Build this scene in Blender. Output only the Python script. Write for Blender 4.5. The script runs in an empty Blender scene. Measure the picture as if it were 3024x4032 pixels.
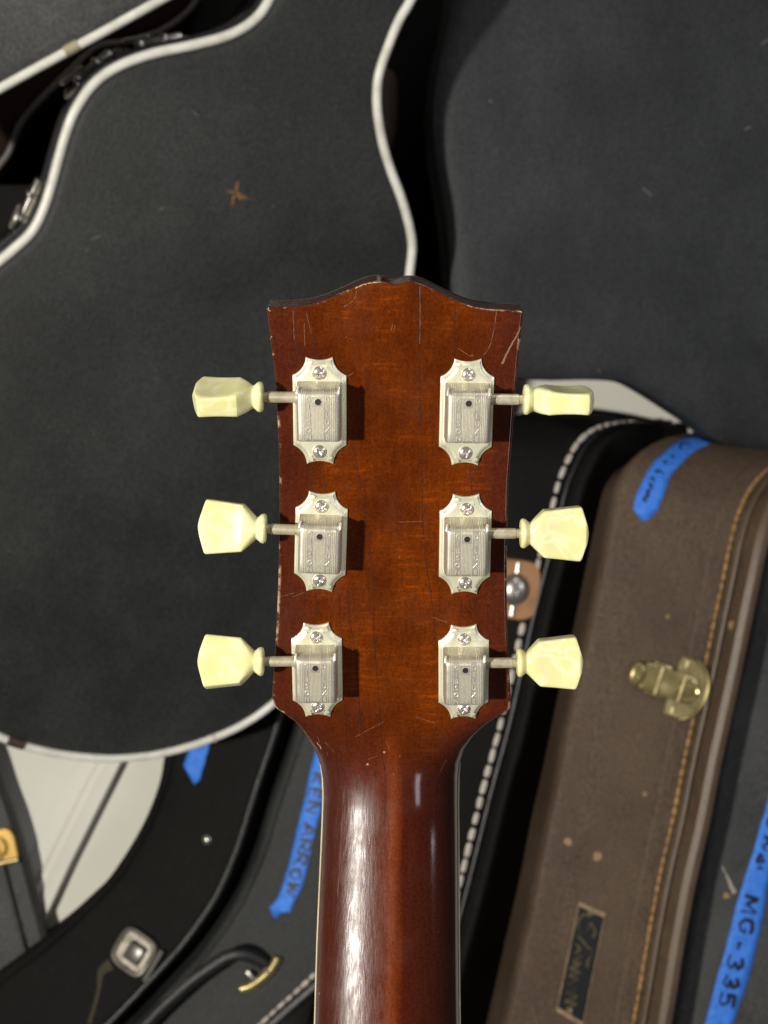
import bpy, bmesh, math, random
from mathutils import Vector, Matrix
from mathutils.bvhtree import BVHTree
from mathutils.geometry import tessellate_polygon

random.seed(7)
scene = bpy.context.scene
COL = scene.collection
CZ = 1.30            # camera height above the floor
FPX = 5000.0         # focal length in photo pixels (photo 3024 x 4032)
CAM = Vector((0, 0, CZ))

# ------------------------------------------------------------------ camera
cam_d = bpy.data.cameras.new("camera")
cam = bpy.data.objects.new("camera", cam_d)
COL.objects.link(cam)
cam.location = CAM
cam.rotation_euler = (math.radians(90), 0, 0)
cam_d.sensor_fit = 'VERTICAL'
cam_d.sensor_height = 36.0
cam_d.lens = FPX / 4032.0 * 36.0
cam_d.clip_start = 0.02
cam_d.clip_end = 50
cam_d.dof.use_dof = True
cam_d.dof.focus_distance = 0.392
cam_d.dof.aperture_fstop = 21.0
scene.camera = cam

# ------------------------------------------------------------------ world and lamps
world = bpy.data.worlds.new("World")
scene.world = world
world.use_nodes = True
bg = world.node_tree.nodes['Background']
bg.inputs[0].default_value = (1.0, 0.93, 0.86, 1)
bg.inputs[1].default_value = 0.040


def area_lamp(name, loc, target, sx, sy, watts, col):
    l = bpy.data.lights.new(name, 'AREA')
    l.shape = 'RECTANGLE'
    l.size, l.size_y = sx, sy
    l.energy = watts
    l.color = col
    o = bpy.data.objects.new(name, l)
    COL.objects.link(o)
    o.location = loc
    d = Vector(target) - Vector(loc)
    o.rotation_euler = d.to_track_quat('-Z', 'Y').to_euler()
    return o


area_lamp("key_lamp", (-1.10, -0.98, CZ - 0.12), (0.0, 0.6, CZ), 0.085, 0.085, 52, (1.0, 0.955, 0.86))
area_lamp("room_window", (1.70, -0.60, CZ + 0.40), (0.0, 0.5, CZ - 0.05), 0.30, 0.95, 8.0, (0.92, 0.93, 1.0))
area_lamp("ceiling_lamp", (0.55, -0.45, CZ + 1.5), (0.05, 0.6, CZ), 0.22, 1.2, 6.5, (1.0, 0.97, 0.92))

area_lamp("added_reflection_lamp", (0.66, -0.70, CZ - 0.62), (0.03, 0.4, CZ - 0.02), 0.15, 0.60, 1.5, (0.92, 0.90, 1.0))  # added below the camera for glints on the lacquer, no known source

scene.view_settings.view_transform = 'Standard'
scene.view_settings.look = 'None'
scene.view_settings.exposure = 0.0
scene.view_settings.gamma = 1.0
scene.view_settings.use_curve_mapping = False
scene.render.engine = 'CYCLES'
scene.cycles.use_denoising = True
scene.cycles.max_bounces = 8


# ------------------------------------------------------------------ small helpers
def U(px, py, d):
    return Vector(((px - 1512) / FPX * d, d, CZ + (2016 - py) / FPX * d))


def ray(px, py):
    return Vector(((px - 1512) / FPX, 1.0, (2016 - py) / FPX)).normalized()


ORG = {}


def empty(name, loc, label=None, cat=None, group=None):
    o = bpy.data.objects.new(name, None)
    COL.objects.link(o)
    o.location = loc
    o.empty_display_size = 0.02
    ORG[o] = Vector(loc)
    if label:
        o['label'] = label
    if cat:
        o['category'] = cat
    if group:
        o['group'] = group
    return o


def mesh_data(name, V, F, smooth=True, angle=40):
    me = bpy.data.meshes.new(name)
    me.from_pydata([tuple(v) for v in V], [], F)
    me.validate()
    bm = bmesh.new()
    bm.from_mesh(me)
    bmesh.ops.recalc_face_normals(bm, faces=bm.faces)
    bm.to_mesh(me)
    bm.free()
    if smooth:
        for p in me.polygons:
            p.use_smooth = True
        if angle:
            me.set_sharp_from_angle(angle=math.radians(angle))
    return me


def link(name, me, mat, parent=None, org=None, label=None):
    o = bpy.data.objects.new(name, me)
    COL.objects.link(o)
    if parent is not None:
        o.parent = parent
    if mat is not None and len(me.materials) == 0:
        me.materials.append(mat)
    if label:
        o['label'] = label
    return o


def part(name, V, F, mat, parent, smooth=True, angle=40, label=None):
    """mesh given in world coordinates, parented to something that was only translated"""
    o0 = ORG.get(parent, Vector((0, 0, 0)))
    me = mesh_data(name, [Vector(v) - o0 for v in V], F, smooth, angle)
    o = link(name, me, mat, parent, label=label)
    ORG[o] = o0
    return o


def catmull(P, per=8, closed=False):
    P = [Vector(p) for p in P]
    n = len(P)
    out = []
    rng = range(n if closed else n - 1)
    for i in rng:
        if closed:
            p0, p1, p2, p3 = P[(i - 1) % n], P[i], P[(i + 1) % n], P[(i + 2) % n]
        else:
            p0 = P[i - 1] if i > 0 else P[0] * 2 - P[1]
            p1, p2 = P[i], P[i + 1]
            p3 = P[i + 2] if i + 2 < n else P[-1] * 2 - P[-2]
        for k in range(per):
            t = k / per
            t2, t3 = t * t, t * t * t
            out.append(0.5 * ((2 * p1) + (p2 - p0) * t + (2 * p0 - 5 * p1 + 4 * p2 - p3) * t2
                              + (3 * p1 - p0 - 3 * p2 + p3) * t3))
    if not closed:
        out.append(P[-1])
    return out


def tube(path, r, seg=10, closed=False, V=None, F=None, flat=None):
    """append a tube; r is a number or a function of the index"""
    V = [] if V is None else V
    F = [] if F is None else F
    n = len(path)
    base = len(V)
    up = None
    for i, p in enumerate(path):
        a = path[(i - 1) % n] if (closed or i > 0) else p
        b = path[(i + 1) % n] if (closed or i < n - 1) else p
        t = (Vector(b) - Vector(a)).normalized()
        if up is None:
            up = t.orthogonal().normalized()
        up = (up - t * up.dot(t))
        up = up.normalized() if up.length > 1e-6 else t.orthogonal().normalized()
        s = t.cross(up)
        rr = r(i) if callable(r) else r
        for k in range(seg):
            a_ = 2 * math.pi * k / seg
            V.append(Vector(p) + (up * math.cos(a_) + s * math.sin(a_)) * rr)
    m = n if closed else n - 1
    for i in range(m):
        for k in range(seg):
            a0 = base + i * seg + k
            a1 = base + i * seg + (k + 1) % seg
            b0 = base + ((i + 1) % n) * seg + k
            b1 = base + ((i + 1) % n) * seg + (k + 1) % seg
            F.append((a0, a1, b1, b0))
    if not closed:
        F.append(tuple(base + k for k in range(seg))[::-1])
        F.append(tuple(base + (n - 1) * seg + k for k in range(seg)))
    return V, F


def rbox(size, r=0.001, seg=2):
    """bevelled box data centred on the origin"""
    bm = bmesh.new()
    bmesh.ops.create_cube(bm, size=1.0)
    for v in bm.verts:
        v.co = Vector((v.co.x * size[0], v.co.y * size[1], v.co.z * size[2]))
    bmesh.ops.bevel(bm, geom=bm.edges[:], offset=r, segments=seg, profile=0.5, affect='EDGES')
    V = [v.co.copy() for v in bm.verts]
    bm.verts.index_update()
    F = [tuple(v.index for v in f.verts) for f in bm.faces]
    bm.free()
    return V, F


def merge(*vf):
    V, F = [], []
    for v, f in vf:
        b = len(V)
        V += [Vector(x) for x in v]
        F += [tuple(i + b for i in q) for q in f]
    return V, F


def xform(vf, M):
    return [M @ Vector(v) for v in vf[0]], vf[1]


def prism(pts2, z0, z1, bev=0.0):
    """outline (x,y) between z0 and z1, optional bevel at the top"""
    n = len(pts2)
    loops = [(0, z0), (0, z1 - bev), (bev, z1)] if bev > 0 else [(0, z0), (0, z1)]
    P = [Vector((p[0], p[1])) for p in pts2]
    nor = inward(P)
    V, F = [], []
    for ins, z in loops:
        for p, m in zip(P, nor):
            q = p + m * ins
            V.append(Vector((q.x, q.y, z)))
    for l in range(len(loops) - 1):
        for i in range(n):
            j = (i + 1) % n
            F.append((l * n + i, l * n + j, (l + 1) * n + j, (l + 1) * n + i))
    for l in (0, len(loops) - 1):
        tri = tessellate_polygon([[v.to_3d() if hasattr(v, 'to_3d') else v for v in V[l * n:(l + 1) * n]]])
        F += [tuple(l * n + i for i in t) for t in tri]
    return V, F


def inward(P):
    """inward offset directions of a closed 2D loop (any orientation)"""
    n = len(P)
    area = sum(P[i].x * P[(i + 1) % n].y - P[(i + 1) % n].x * P[i].y for i in range(n))
    sg = 1 if area > 0 else -1
    out = []
    for i in range(n):
        e1 = (P[i] - P[i - 1])
        e2 = (P[(i + 1) % n] - P[i])
        n1 = Vector((-e1.y, e1.x)).normalized() * sg
        n2 = Vector((-e2.y, e2.x)).normalized() * sg
        m = n1 + n2
        if m.length < 1e-6:
            m = n1
        m.normalize()
        c = max(0.45, m.dot(n1))
        out.append(m / c)
    return out


def interp(tab, x):
    if x <= tab[0][0]:
        return tab[0][1]
    for (a, b), (c, d) in zip(tab, tab[1:]):
        if x <= c:
            return b + (d - b) * (x - a) / (c - a)
    return tab[-1][1]


def smooth(a, b, x):
    t = min(1, max(0, (x - a) / (b - a)))
    return t * t * (3 - 2 * t)


class Surf:
    """rays from a viewing pixel dropped onto a finished surface"""

    def __init__(self, objs):
        V, F = [], []
        for o in objs:
            b = len(V)
            o0 = ORG.get(o, Vector((0, 0, 0)))
            V += [v.co + o0 for v in o.data.vertices]
            F += [tuple(i + b for i in p.vertices) for p in o.data.polygons]
        self.t = BVHTree.FromPolygons(V, F)
        self.last = None

    def hit(self, px, py, off=0.0):
        d = ray(px, py)
        loc, nor, idx, dist = self.t.ray_cast(CAM, d)
        if loc is None:
            guess = CAM + d * (self.last if self.last else 1.2)
            loc, nor, idx, dist = self.t.find_nearest(guess)
            dist = (loc - CAM).length
        self.last = dist
        if nor.dot(d) > 0:
            nor = -nor
        return loc + nor * off, nor


def ribbon(P, N, w, V=None, F=None):
    """flat stroke of width w following points P on a surface with normals N"""
    V = [] if V is None else V
    F = [] if F is None else F
    b = len(V)
    n = len(P)
    for i in range(n):
        t = (P[min(i + 1, n - 1)] - P[max(i - 1, 0)])
        if t.length < 1e-9:
            t = Vector((0, 0, 1))
        s = t.normalized().cross(N[i]).normalized()
        ww = w(i / max(1, n - 1)) if callable(w) else w
        V.append(P[i] + s * ww / 2)
        V.append(P[i] - s * ww / 2)
    for i in range(n - 1):
        F.append((b + 2 * i, b + 2 * i + 1, b + 2 * i + 3, b + 2 * i + 2))
    return V, F


def strokes_on(surf, lists, w, off, jitter=0.0, per=4):
    V, F = [], []
    for L in lists:
        pts = catmull([Vector((x, y, 0)) for x, y in L], per)
        P, N = [], []
        for p in pts:
            h, n = surf.hit(p.x + random.uniform(-jitter, jitter), p.y + random.uniform(-jitter, jitter), off)
            P.append(h)
            N.append(n)
        ribbon(P, N, w, V, F)
    return V, F


def strokes_each(name, surf, lists, w, off, mat, parent, jitter=0.0, per=4, label=None):
    for L in lists:
        V, F = strokes_on(surf, [L], w, off, jitter, per)
        part(name, V, F, mat, parent, False, label=label)


def zoomed(ox, oy, s, lists):
    return [[(ox + x / s, oy + y / s) for x, y in L] for L in lists]


# ------------------------------------------------------------------ materials
def new_mat(name):
    m = bpy.data.materials.new(name)
    m.use_nodes = True
    nt = m.node_tree
    return m, nt, nt.nodes['Principled BSDF']


def N(nt, typ, **kw):
    n = nt.nodes.new(typ)
    for k, v in kw.items():
        setattr(n, k, v)
    return n


def ramp(nt, src, stops):
    r = N(nt, 'ShaderNodeValToRGB')
    while len(r.color_ramp.elements) < len(stops):
        r.color_ramp.elements.new(0.5)
    for e, (p, c) in zip(r.color_ramp.elements, stops):
        e.position = p
        e.color = c if len(c) == 4 else (*c, 1)
    nt.links.new(src, r.inputs[0])
    return r.outputs[0]


def noise(nt, vec, scale, detail=4, rough=0.55, dist=0.0):
    n = N(nt, 'ShaderNodeTexNoise')
    n.inputs['Scale'].default_value = scale
    n.inputs['Detail'].default_value = detail
    n.inputs['Roughness'].default_value = rough
    n.inputs['Distortion'].default_value = dist
    nt.links.new(vec, n.inputs['Vector'])
    return n.outputs['Fac']


def coords(nt, scale=(1, 1, 1), rot=(0, 0, 0)):
    g = N(nt, 'ShaderNodeNewGeometry')
    m = N(nt, 'ShaderNodeMapping')
    m.inputs['Scale'].default_value = scale
    m.inputs['Rotation'].default_value = rot
    nt.links.new(g.outputs['Position'], m.inputs['Vector'])
    return m.outputs[0]


def mix(nt, fac, a, b, blend='MIX'):
    m = N(nt, 'ShaderNodeMix', data_type='RGBA', blend_type=blend)
    for sock, v in ((m.inputs[0], fac), (m.inputs[6], a), (m.inputs[7], b)):
        if isinstance(v, (int, float)):
            sock.default_value = v
        elif isinstance(v, tuple):
            sock.default_value = v if len(v) == 4 else (*v, 1)
        else:
            nt.links.new(v, sock)
    return m.outputs[2]


def math_(nt, op, a, b=0.0, clamp=False):
    m = N(nt, 'ShaderNodeMath', operation=op, use_clamp=clamp)
    for s, v in zip(m.inputs, (a, b)):
        if isinstance(v, (int, float)):
            s.default_value = v
        else:
            nt.links.new(v, s)
    return m.outputs[0]


def bump(nt, bsdf, h, strength, dist=0.001):
    b = N(nt, 'ShaderNodeBump')
    b.inputs['Strength'].default_value = strength
    b.inputs['Distance'].default_value = dist
    nt.links.new(h, b.inputs['Height'])
    nt.links.new(b.outputs[0], bsdf.inputs['Normal'])


def tolex(name, c1, c2, rough=0.55, scuff=(0.25, 0.24, 0.22), scuff_amt=0.0, grain=520, bumpy=0.5, spec=0.28):
    m, nt, b = new_mat(name)
    v = coords(nt)
    big = noise(nt, v, 9, 6, 0.6)
    fine = noise(nt, v, grain, 3, 0.6)
    col = mix(nt, ramp(nt, big, [(0.30, (0, 0, 0)), (0.70, (1, 1, 1))]), c1, c2)
    col = mix(nt, 0.75, col, ramp(nt, fine, [(0.34, (0.35, 0.35, 0.35)), (0.64, (1.35, 1.35, 1.35))]), 'MULTIPLY')
    weave = noise(nt, coords(nt, (420, 420, 40)), 1.0, 2, 0.5)
    col = mix(nt, 0.25, col, ramp(nt, weave, [(0.3, (0.45, 0.45, 0.45)), (0.7, (1, 1, 1))]), 'MULTIPLY')
    if scuff_amt:
        s = noise(nt, v, 33, 7, 0.72)
        s2 = noise(nt, v, 190, 4, 0.7)
        sm = math_(nt, 'MULTIPLY', ramp(nt, s, [(0.60, (0, 0, 0)), (0.78, (1, 1, 1))]),
                   ramp(nt, s2, [(0.45, (0, 0, 0)), (0.75, (1, 1, 1))]))
        col = mix(nt, math_(nt, 'MULTIPLY', sm, scuff_amt, True), col, scuff)
        vor = N(nt, 'ShaderNodeTexVoronoi')
        vor.inputs['Scale'].default_value = 60
        nt.links.new(v, vor.inputs['Vector'])
        dot = ramp(nt, vor.outputs['Distance'], [(0.035, (1, 1, 1)), (0.075, (0, 0, 0))])
        gate = ramp(nt, noise(nt, v, 13, 2), [(0.52, (0, 0, 0)), (0.56, (1, 1, 1))])
        col = mix(nt, math_(nt, 'MULTIPLY', math_(nt, 'MULTIPLY', dot, gate), 0.45 * min(1, scuff_amt * 2)), col, scuff)
    nt.links.new(col, b.inputs['Base Color'])
    rr = ramp(nt, big, [(0.2, (rough - 0.1,) * 3), (0.8, (rough + 0.12,) * 3)])
    nt.links.new(rr, b.inputs['Roughness'])
    b.inputs['Specular IOR Level'].default_value = spec
    bump(nt, b, math_(nt, 'ADD', fine, weave), bumpy, 0.0006)
    return m


def plain(name, c, rough=0.4, metal=0.0, var=0.15, scale=60, c2=None, bumpy=0.0, spec=0.5, coat=0.0):
    m, nt, b = new_mat(name)
    v = coords(nt)
    n = noise(nt, v, scale, 5, 0.6)
    dark = c2 if c2 else tuple(x * (1 - 2.2 * var) for x in c)
    col = mix(nt, ramp(nt, n, [(0.35, (0, 0, 0)), (0.62, (1, 1, 1))]), dark, c)
    nt.links.new(col, b.inputs['Base Color'])
    b.inputs['Metallic'].default_value = metal
    b.inputs['Specular IOR Level'].default_value = spec
    b.inputs['Coat Weight'].default_value = coat
    b.inputs['Coat Roughness'].default_value = 0.08
    nt.links.new(ramp(nt, n, [(0.2, (min(1, rough + 0.12),) * 3), (0.8, (max(0.02, rough - 0.06),) * 3)]),
                 b.inputs['Roughness'])
    if bumpy:
        bump(nt, b, noise(nt, v, scale * 8, 3), bumpy, 0.0003)
    return m


M = {}
M['tolex_charcoal'] = tolex('charcoal_tolex', (0.0205, 0.0215, 0.0212), (0.041, 0.0430, 0.0424), 0.6,
                            (0.16, 0.15, 0.13), 0.35)
M['tolex_slate'] = tolex('slate_tolex', (0.0250, 0.0268, 0.0285), (0.050, 0.0535, 0.0565), 0.6, (0.2, 0.19, 0.17), 0.35)
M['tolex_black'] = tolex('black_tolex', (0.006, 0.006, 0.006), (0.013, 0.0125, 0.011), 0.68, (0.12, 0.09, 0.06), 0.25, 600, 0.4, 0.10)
M['tolex_grey'] = tolex('grey_tolex', (0.050, 0.052, 0.052), (0.095, 0.096, 0.094), 0.6, (0.26, 0.23, 0.19), 0.5)
M['tolex_brown'] = tolex('brown_tolex', (0.084, 0.056, 0.036), (0.138, 0.095, 0.062), 0.6,
                         (0.42, 0.26, 0.14), 0.4)
M['roll_brown'] = tolex('brown_leather_roll', (0.10, 0.062, 0.034), (0.185, 0.125, 0.078), 0.38,
                        (0.35, 0.2, 0.1), 0.3, 1300, 0.5, 0.6)
M['maroon'] = tolex('maroon_lining', (0.014, 0.005, 0.003), (0.026, 0.009, 0.005), 0.8)
M['strap'] = tolex('dark_olive_strap', (0.03, 0.022, 0.008), (0.06, 0.042, 0.014), 0.6)
M['black_gloss'] = tolex('black_vinyl_trim', (0.010, 0.010, 0.011), (0.022, 0.021, 0.022), 0.33,
                         (0.15, 0.14, 0.14), 0.2, 1500, 0.5, 0.7)
M['piping'] = plain('white_vinyl_piping', (0.80, 0.79, 0.72), 0.34, 0, 0.09, 55, (0.62, 0.60, 0.52), 0.1)
M['piping_grey'] = plain('grey_piping', (0.16, 0.14, 0.13), 0.4, 0, 0.1, 30)
M['brown_clip'] = plain('brown_clip', (0.06, 0.035, 0.025), 0.5)
M['tan_joint'] = plain('tan_joint_tape', (0.42, 0.38, 0.25), 0.6)
M['stitch_white'] = plain('white_thread', (0.62, 0.56, 0.50), 0.7, 0, 0.12, 220)
M['stitch_orange'] = plain('orange_thread', (0.44, 0.25, 0.085), 0.7, 0, 0.2, 160)
M['steel'] = plain('steel', (0.52, 0.50, 0.45), 0.28, 0.85, 0.15, 90)
M['steel_dull'] = plain('dull_steel', (0.30, 0.27, 0.22), 0.38, 0.7, 0.2, 90)
M['latch_dark'] = plain('dark_nickel', (0.13, 0.125, 0.115), 0.3, 0.4, 0.15, 90)
M['brass'] = plain('brass', (0.40, 0.335, 0.15), 0.26, 0.62, 0.18, 70, (0.24, 0.19, 0.075))
M['brass_bar'] = plain('worn_brass_bar', (0.60, 0.47, 0.24), 0.45, 0.3, 0.15, 70)
M['gold'] = plain('gold_hardware', (0.78, 0.50, 0.14), 0.3, 0.6, 0.12, 60)
M['copper'] = plain('copper_plate', (0.55, 0.30, 0.15), 0.38, 0.75, 0.15, 60)
M['tape'] = plain('blue_masking_tape', (0.050, 0.245, 0.88), 0.6, 0, 0.06, 160, (0.034, 0.175, 0.70), 0.9)
M['ink'] = plain('marker_ink', (0.008, 0.012, 0.05), 0.5, 0, 0.1, 200)
M['wall'] = plain('painted_wall', (0.76, 0.74, 0.66), 0.7, 0, 0.02, 7, (0.72, 0.70, 0.62), 0.05)
M['scuff_brown'] = plain('brown_scuff', (0.26, 0.13, 0.045), 0.7, 0, 0.2, 300)
M['scuff_pale'] = plain('pale_scuff', (0.42, 0.38, 0.32), 0.7, 0, 0.2, 300)
M['scuff_dim'] = plain('dim_scuff', (0.17, 0.16, 0.14), 0.7, 0, 0.2, 300)
M['tan_spot'] = plain('tan_worn_spot', (0.36, 0.22, 0.11), 0.6, 0, 0.2, 200)
M['plate_black'] = plain('black_enamel', (0.008, 0.010, 0.010), 0.4)
M['plate_gold'] = plain('worn_gilt', (0.11, 0.088, 0.045), 0.5, 0.2, 0.2, 150)
M['plate_edge'] = plain('tan_plate_edge', (0.36, 0.25, 0.15), 0.5, 0.1, 0.2, 150)


def nickel(name, c, c2, metal, rough):
    m, nt, b = new_mat(name)
    v = coords(nt)
    n1 = noise(nt, v, 260, 5, 0.65)
    n2 = noise(nt, v, 1500, 3, 0.6)
    col = mix(nt, ramp(nt, n1, [(0.30, (0, 0, 0)), (0.60, (1, 1, 1))]), c2, c)
    col = mix(nt, 0.30, col, ramp(nt, n2, [(0.25, (0.6, 0.58, 0.5)), (0.5, (1, 1, 1))]), 'MULTIPLY')
    nt.links.new(col, b.inputs['Base Color'])
    b.inputs['Metallic'].default_value = metal
    nt.links.new(ramp(nt, n1, [(0.25, (rough + 0.18,) * 3), (0.75, (rough - 0.04,) * 3)]), b.inputs['Roughness'])
    bump(nt, b, n2, 0.14, 0.00006)
    return m


M['nickel_plate'] = nickel('aged_nickel_plate', (0.86, 0.84, 0.63), (0.70, 0.69, 0.52), 0.60, 0.36)
M['nickel_cover'] = nickel('aged_nickel_cover', (0.72, 0.675, 0.565), (0.56, 0.525, 0.45), 0.80, 0.36)
M['nickel_bright'] = nickel('polished_nickel', (0.80, 0.765, 0.62), (0.70, 0.665, 0.54), 0.62, 0.30)
M['nickel_shaft'] = nickel('aged_nickel_shaft', (0.72, 0.66, 0.50), (0.38, 0.31, 0.18), 0.5, 0.30)
M['screw'] = nickel('screw_steel', (0.80, 0.74, 0.68), (0.5, 0.45, 0.40), 0.8, 0.20)
M['hole'] = plain('dark_oil_hole', (0.012, 0.010, 0.008), 0.6)


def button_mat():
    m, nt, b = new_mat('pearl_cream_plastic')
    o = N(nt, 'ShaderNodeTexCoord')
    mp = N(nt, 'ShaderNodeMapping')
    info = N(nt, 'ShaderNodeObjectInfo')
    nt.links.new(o.outputs['Object'], mp.inputs['Vector'])
    cmb = N(nt, 'ShaderNodeCombineXYZ')
    nt.links.new(math_(nt, 'MULTIPLY', info.outputs['Random'], 3.0), cmb.inputs[0])
    nt.links.new(math_(nt, 'MULTIPLY', info.outputs['Random'], 7.0), cmb.inputs[1])
    nt.links.new(cmb.outputs[0], mp.inputs['Location'])
    v = mp.outputs[0]
    w = N(nt, 'ShaderNodeTexNoise')
    w.inputs['Scale'].default_value = 75
    w.inputs['Detail'].default_value = 2
    w.inputs['Distortion'].default_value = 1.2
    nt.links.new(v, w.inputs['Vector'])
    band = ramp(nt, w.outputs['Fac'], [(0.40, (0, 0, 0)), (0.5, (1, 1, 1)), (0.60, (0, 0, 0))])
    col = mix(nt, math_(nt, 'MULTIPLY', band, 0.6), (0.73, 0.70, 0.345), (0.86, 0.845, 0.58))
    amber = noise(nt, v, 60, 3, 0.6)
    col = mix(nt, ramp(nt, amber, [(0.52, (0, 0, 0)), (0.72, (0.32, 0.32, 0.32))]), col, (0.70, 0.60, 0.22))
    nt.links.new(col, b.inputs['Base Color'])
    b.inputs['Roughness'].default_value = 0.24
    b.inputs['Subsurface Weight'].default_value = 0.25
    b.inputs['Subsurface Radius'].default_value = (0.003, 0.0024, 0.0009)
    b.inputs['Subsurface Scale'].default_value = 1.0
    bump(nt, b, amber, 0.10, 0.0006)
    return m


M['button'] = button_mat()


def wood_mat():
    m, nt, b = new_mat('lacquered_mahogany')
    at = N(nt, 'ShaderNodeAttribute', attribute_name='edge')
    ac = N(nt, 'ShaderNodeAttribute', attribute_name='across')
    asd = N(nt, 'ShaderNodeAttribute', attribute_name='side')
    ak = N(nt, 'ShaderNodeAttribute', attribute_name='along')      # 0 headstock .. 1 neck
    edge, across, along = at.outputs['Fac'], ac.outputs['Fac'], ak.outputs['Fac']
    v = coords(nt)
    grain = noise(nt, coords(nt, (900, 300, 34)), 1.0, 5, 0.65, 0.4)
    streak = noise(nt, coords(nt, (210, 100, 7)), 1.0, 4, 0.6, 0.2)
    figure = noise(nt, coords(nt, (110, 100, 900)), 1.0, 4, 0.6, 0.3)
    patch = noise(nt, v, 42, 5, 0.6)
    speck = noise(nt, v, 1150, 4, 0.75)
    base = mix(nt, ramp(nt, patch, [(0.36, (0, 0, 0)), (0.62, (1, 1, 1))]),
               (0.080, 0.0140, 0.0014), (0.142, 0.0280, 0.0016))
    fig = math_(nt, 'MULTIPLY', ramp(nt, figure, [(0.53, (0, 0, 0)), (0.68, (1, 1, 1))]),
                ramp(nt, patch, [(0.45, (0, 0, 0)), (0.66, (1, 1, 1))]))
    base = mix(nt, math_(nt, 'MULTIPLY', fig, 0.55), base, (0.40, 0.068, 0.003))
    # burst edge: redder and darker towards the sides
    rim = ramp(nt, across, [(0.58, (0, 0, 0)), (0.88, (1, 1, 1))])
    rim = math_(nt, 'MULTIPLY', rim, ramp(nt, patch, [(0.2, (0.75,) * 3), (0.7, (1, 1, 1))]))
    base = mix(nt, math_(nt, 'MULTIPLY', rim, 0.82), base, (0.062, 0.0130, 0.0085))
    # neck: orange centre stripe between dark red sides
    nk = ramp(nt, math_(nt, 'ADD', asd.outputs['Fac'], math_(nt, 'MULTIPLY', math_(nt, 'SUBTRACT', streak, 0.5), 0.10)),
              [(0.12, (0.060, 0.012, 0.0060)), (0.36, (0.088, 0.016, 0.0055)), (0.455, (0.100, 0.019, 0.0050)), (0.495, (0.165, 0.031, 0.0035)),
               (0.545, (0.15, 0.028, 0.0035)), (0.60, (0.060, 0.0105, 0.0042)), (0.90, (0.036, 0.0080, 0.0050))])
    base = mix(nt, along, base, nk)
    base = mix(nt, 0.34, base, ramp(nt, grain, [(0.30, (0.42, 0.36, 0.32)), (0.60, (1, 1, 1))]), 'MULTIPLY')
    base = mix(nt, 0.75, base, ramp(nt, speck, [(0.33, (0.48, 0.42, 0.36)), (0.62, (1.2, 1.15, 1.0))]), 'MULTIPLY')
    base = mix(nt, 0.12, base, ramp(nt, streak, [(0.35, (0.55, 0.45, 0.42)), (0.6, (1, 1, 1))]), 'MULTIPLY')
    refl_haze = ramp(nt, noise(nt, v, 48, 4, 0.6), [(0.55, (0, 0, 0)), (0.78, (0.07, 0.07, 0.07))])  # soft reflection haze painted into the wood colour
    base = mix(nt, refl_haze, base, (0.20, 0.10, 0.08))
    # worn pale edges
    wn = noise(nt, v, 330, 5, 0.72)
    big = noise(nt, v, 38, 3, 0.6)
    th = math_(nt, 'ADD', math_(nt, 'MULTIPLY', wn, 0.7), math_(nt, 'MULTIPLY', big, 0.75))
    near = ramp(nt, math_(nt, 'DIVIDE', edge, 2.0), [(0.05, (1, 1, 1)), (0.5, (0, 0, 0))])
    wear = math_(nt, 'MULTIPLY', near, ramp(nt, th, [(0.80, (0, 0, 0)), (0.88, (1, 1, 1))]))
    wear = math_(nt, 'MULTIPLY', wear, math_(nt, 'SUBTRACT', 1.0, along, True))
    base = mix(nt, math_(nt, 'MULTIPLY', wear, 0.9), base, (0.55, 0.37, 0.22))
    # tiny nicks in the finish
    vor = N(nt, 'ShaderNodeTexVoronoi')
    vor.inputs['Scale'].default_value = 210
    nt.links.new(v, vor.inputs['Vector'])
    dot = ramp(nt, vor.outputs['Distance'], [(0.05, (1, 1, 1)), (0.11, (0, 0, 0))])
    gate = ramp(nt, noise(nt, v, 90, 2), [(0.62, (0, 0, 0)), (0.66, (1, 1, 1))])
    base = mix(nt, math_(nt, 'MULTIPLY', math_(nt, 'MULTIPLY', dot, gate), 0.7), base, (0.6, 0.36, 0.24))
    nt.links.new(base, b.inputs['Base Color'])
    b.inputs['Roughness'].default_value = 0.45
    b.inputs['Specular IOR Level'].default_value = 0.0
    b.inputs['Coat Weight'].default_value = 1.0
    b.inputs['Coat IOR'].default_value = 1.5
    haze = noise(nt, v, 60, 6, 0.7)
    sc = noise(nt, coords(nt, (900, 900, 22), (0, 0.12, 0)), 1.0, 4, 0.65)
    r0 = ramp(nt, haze, [(0.3, (0.06,) * 3), (0.7, (0.20,) * 3)])
    r1 = ramp(nt, math_(nt, 'ADD', math_(nt, 'MULTIPLY', sc, 0.5), math_(nt, 'MULTIPLY', haze, 0.5)),
              [(0.35, (0.24,) * 3), (0.65, (0.50,) * 3)])
    right = ramp(nt, asd.outputs['Fac'], [(0.52, (0, 0, 0)), (0.60, (1, 1, 1))])
    r1 = mix(nt, right, r1, (0.11, 0.11, 0.11))
    nt.links.new(mix(nt, along, r0, r1), b.inputs['Coat Roughness'])
    bb = N(nt, 'ShaderNodeBump')
    bb.inputs['Strength'].default_value = 0.22
    bb.inputs['Distance'].default_value = 0.0004
    nt.links.new(math_(nt, 'MULTIPLY', math_(nt, 'ADD', math_(nt, 'MULTIPLY', sc, along), math_(nt, 'MULTIPLY', noise(nt, v, 260, 4), 0.5)),
                        math_(nt, 'SUBTRACT', 1.0, math_(nt, 'MULTIPLY', right, math_(nt, 'MULTIPLY', along, 0.93)), True)), bb.inputs['Height'])
    nt.links.new(bb.outputs[0], b.inputs['Coat Normal'])
    return m


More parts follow.
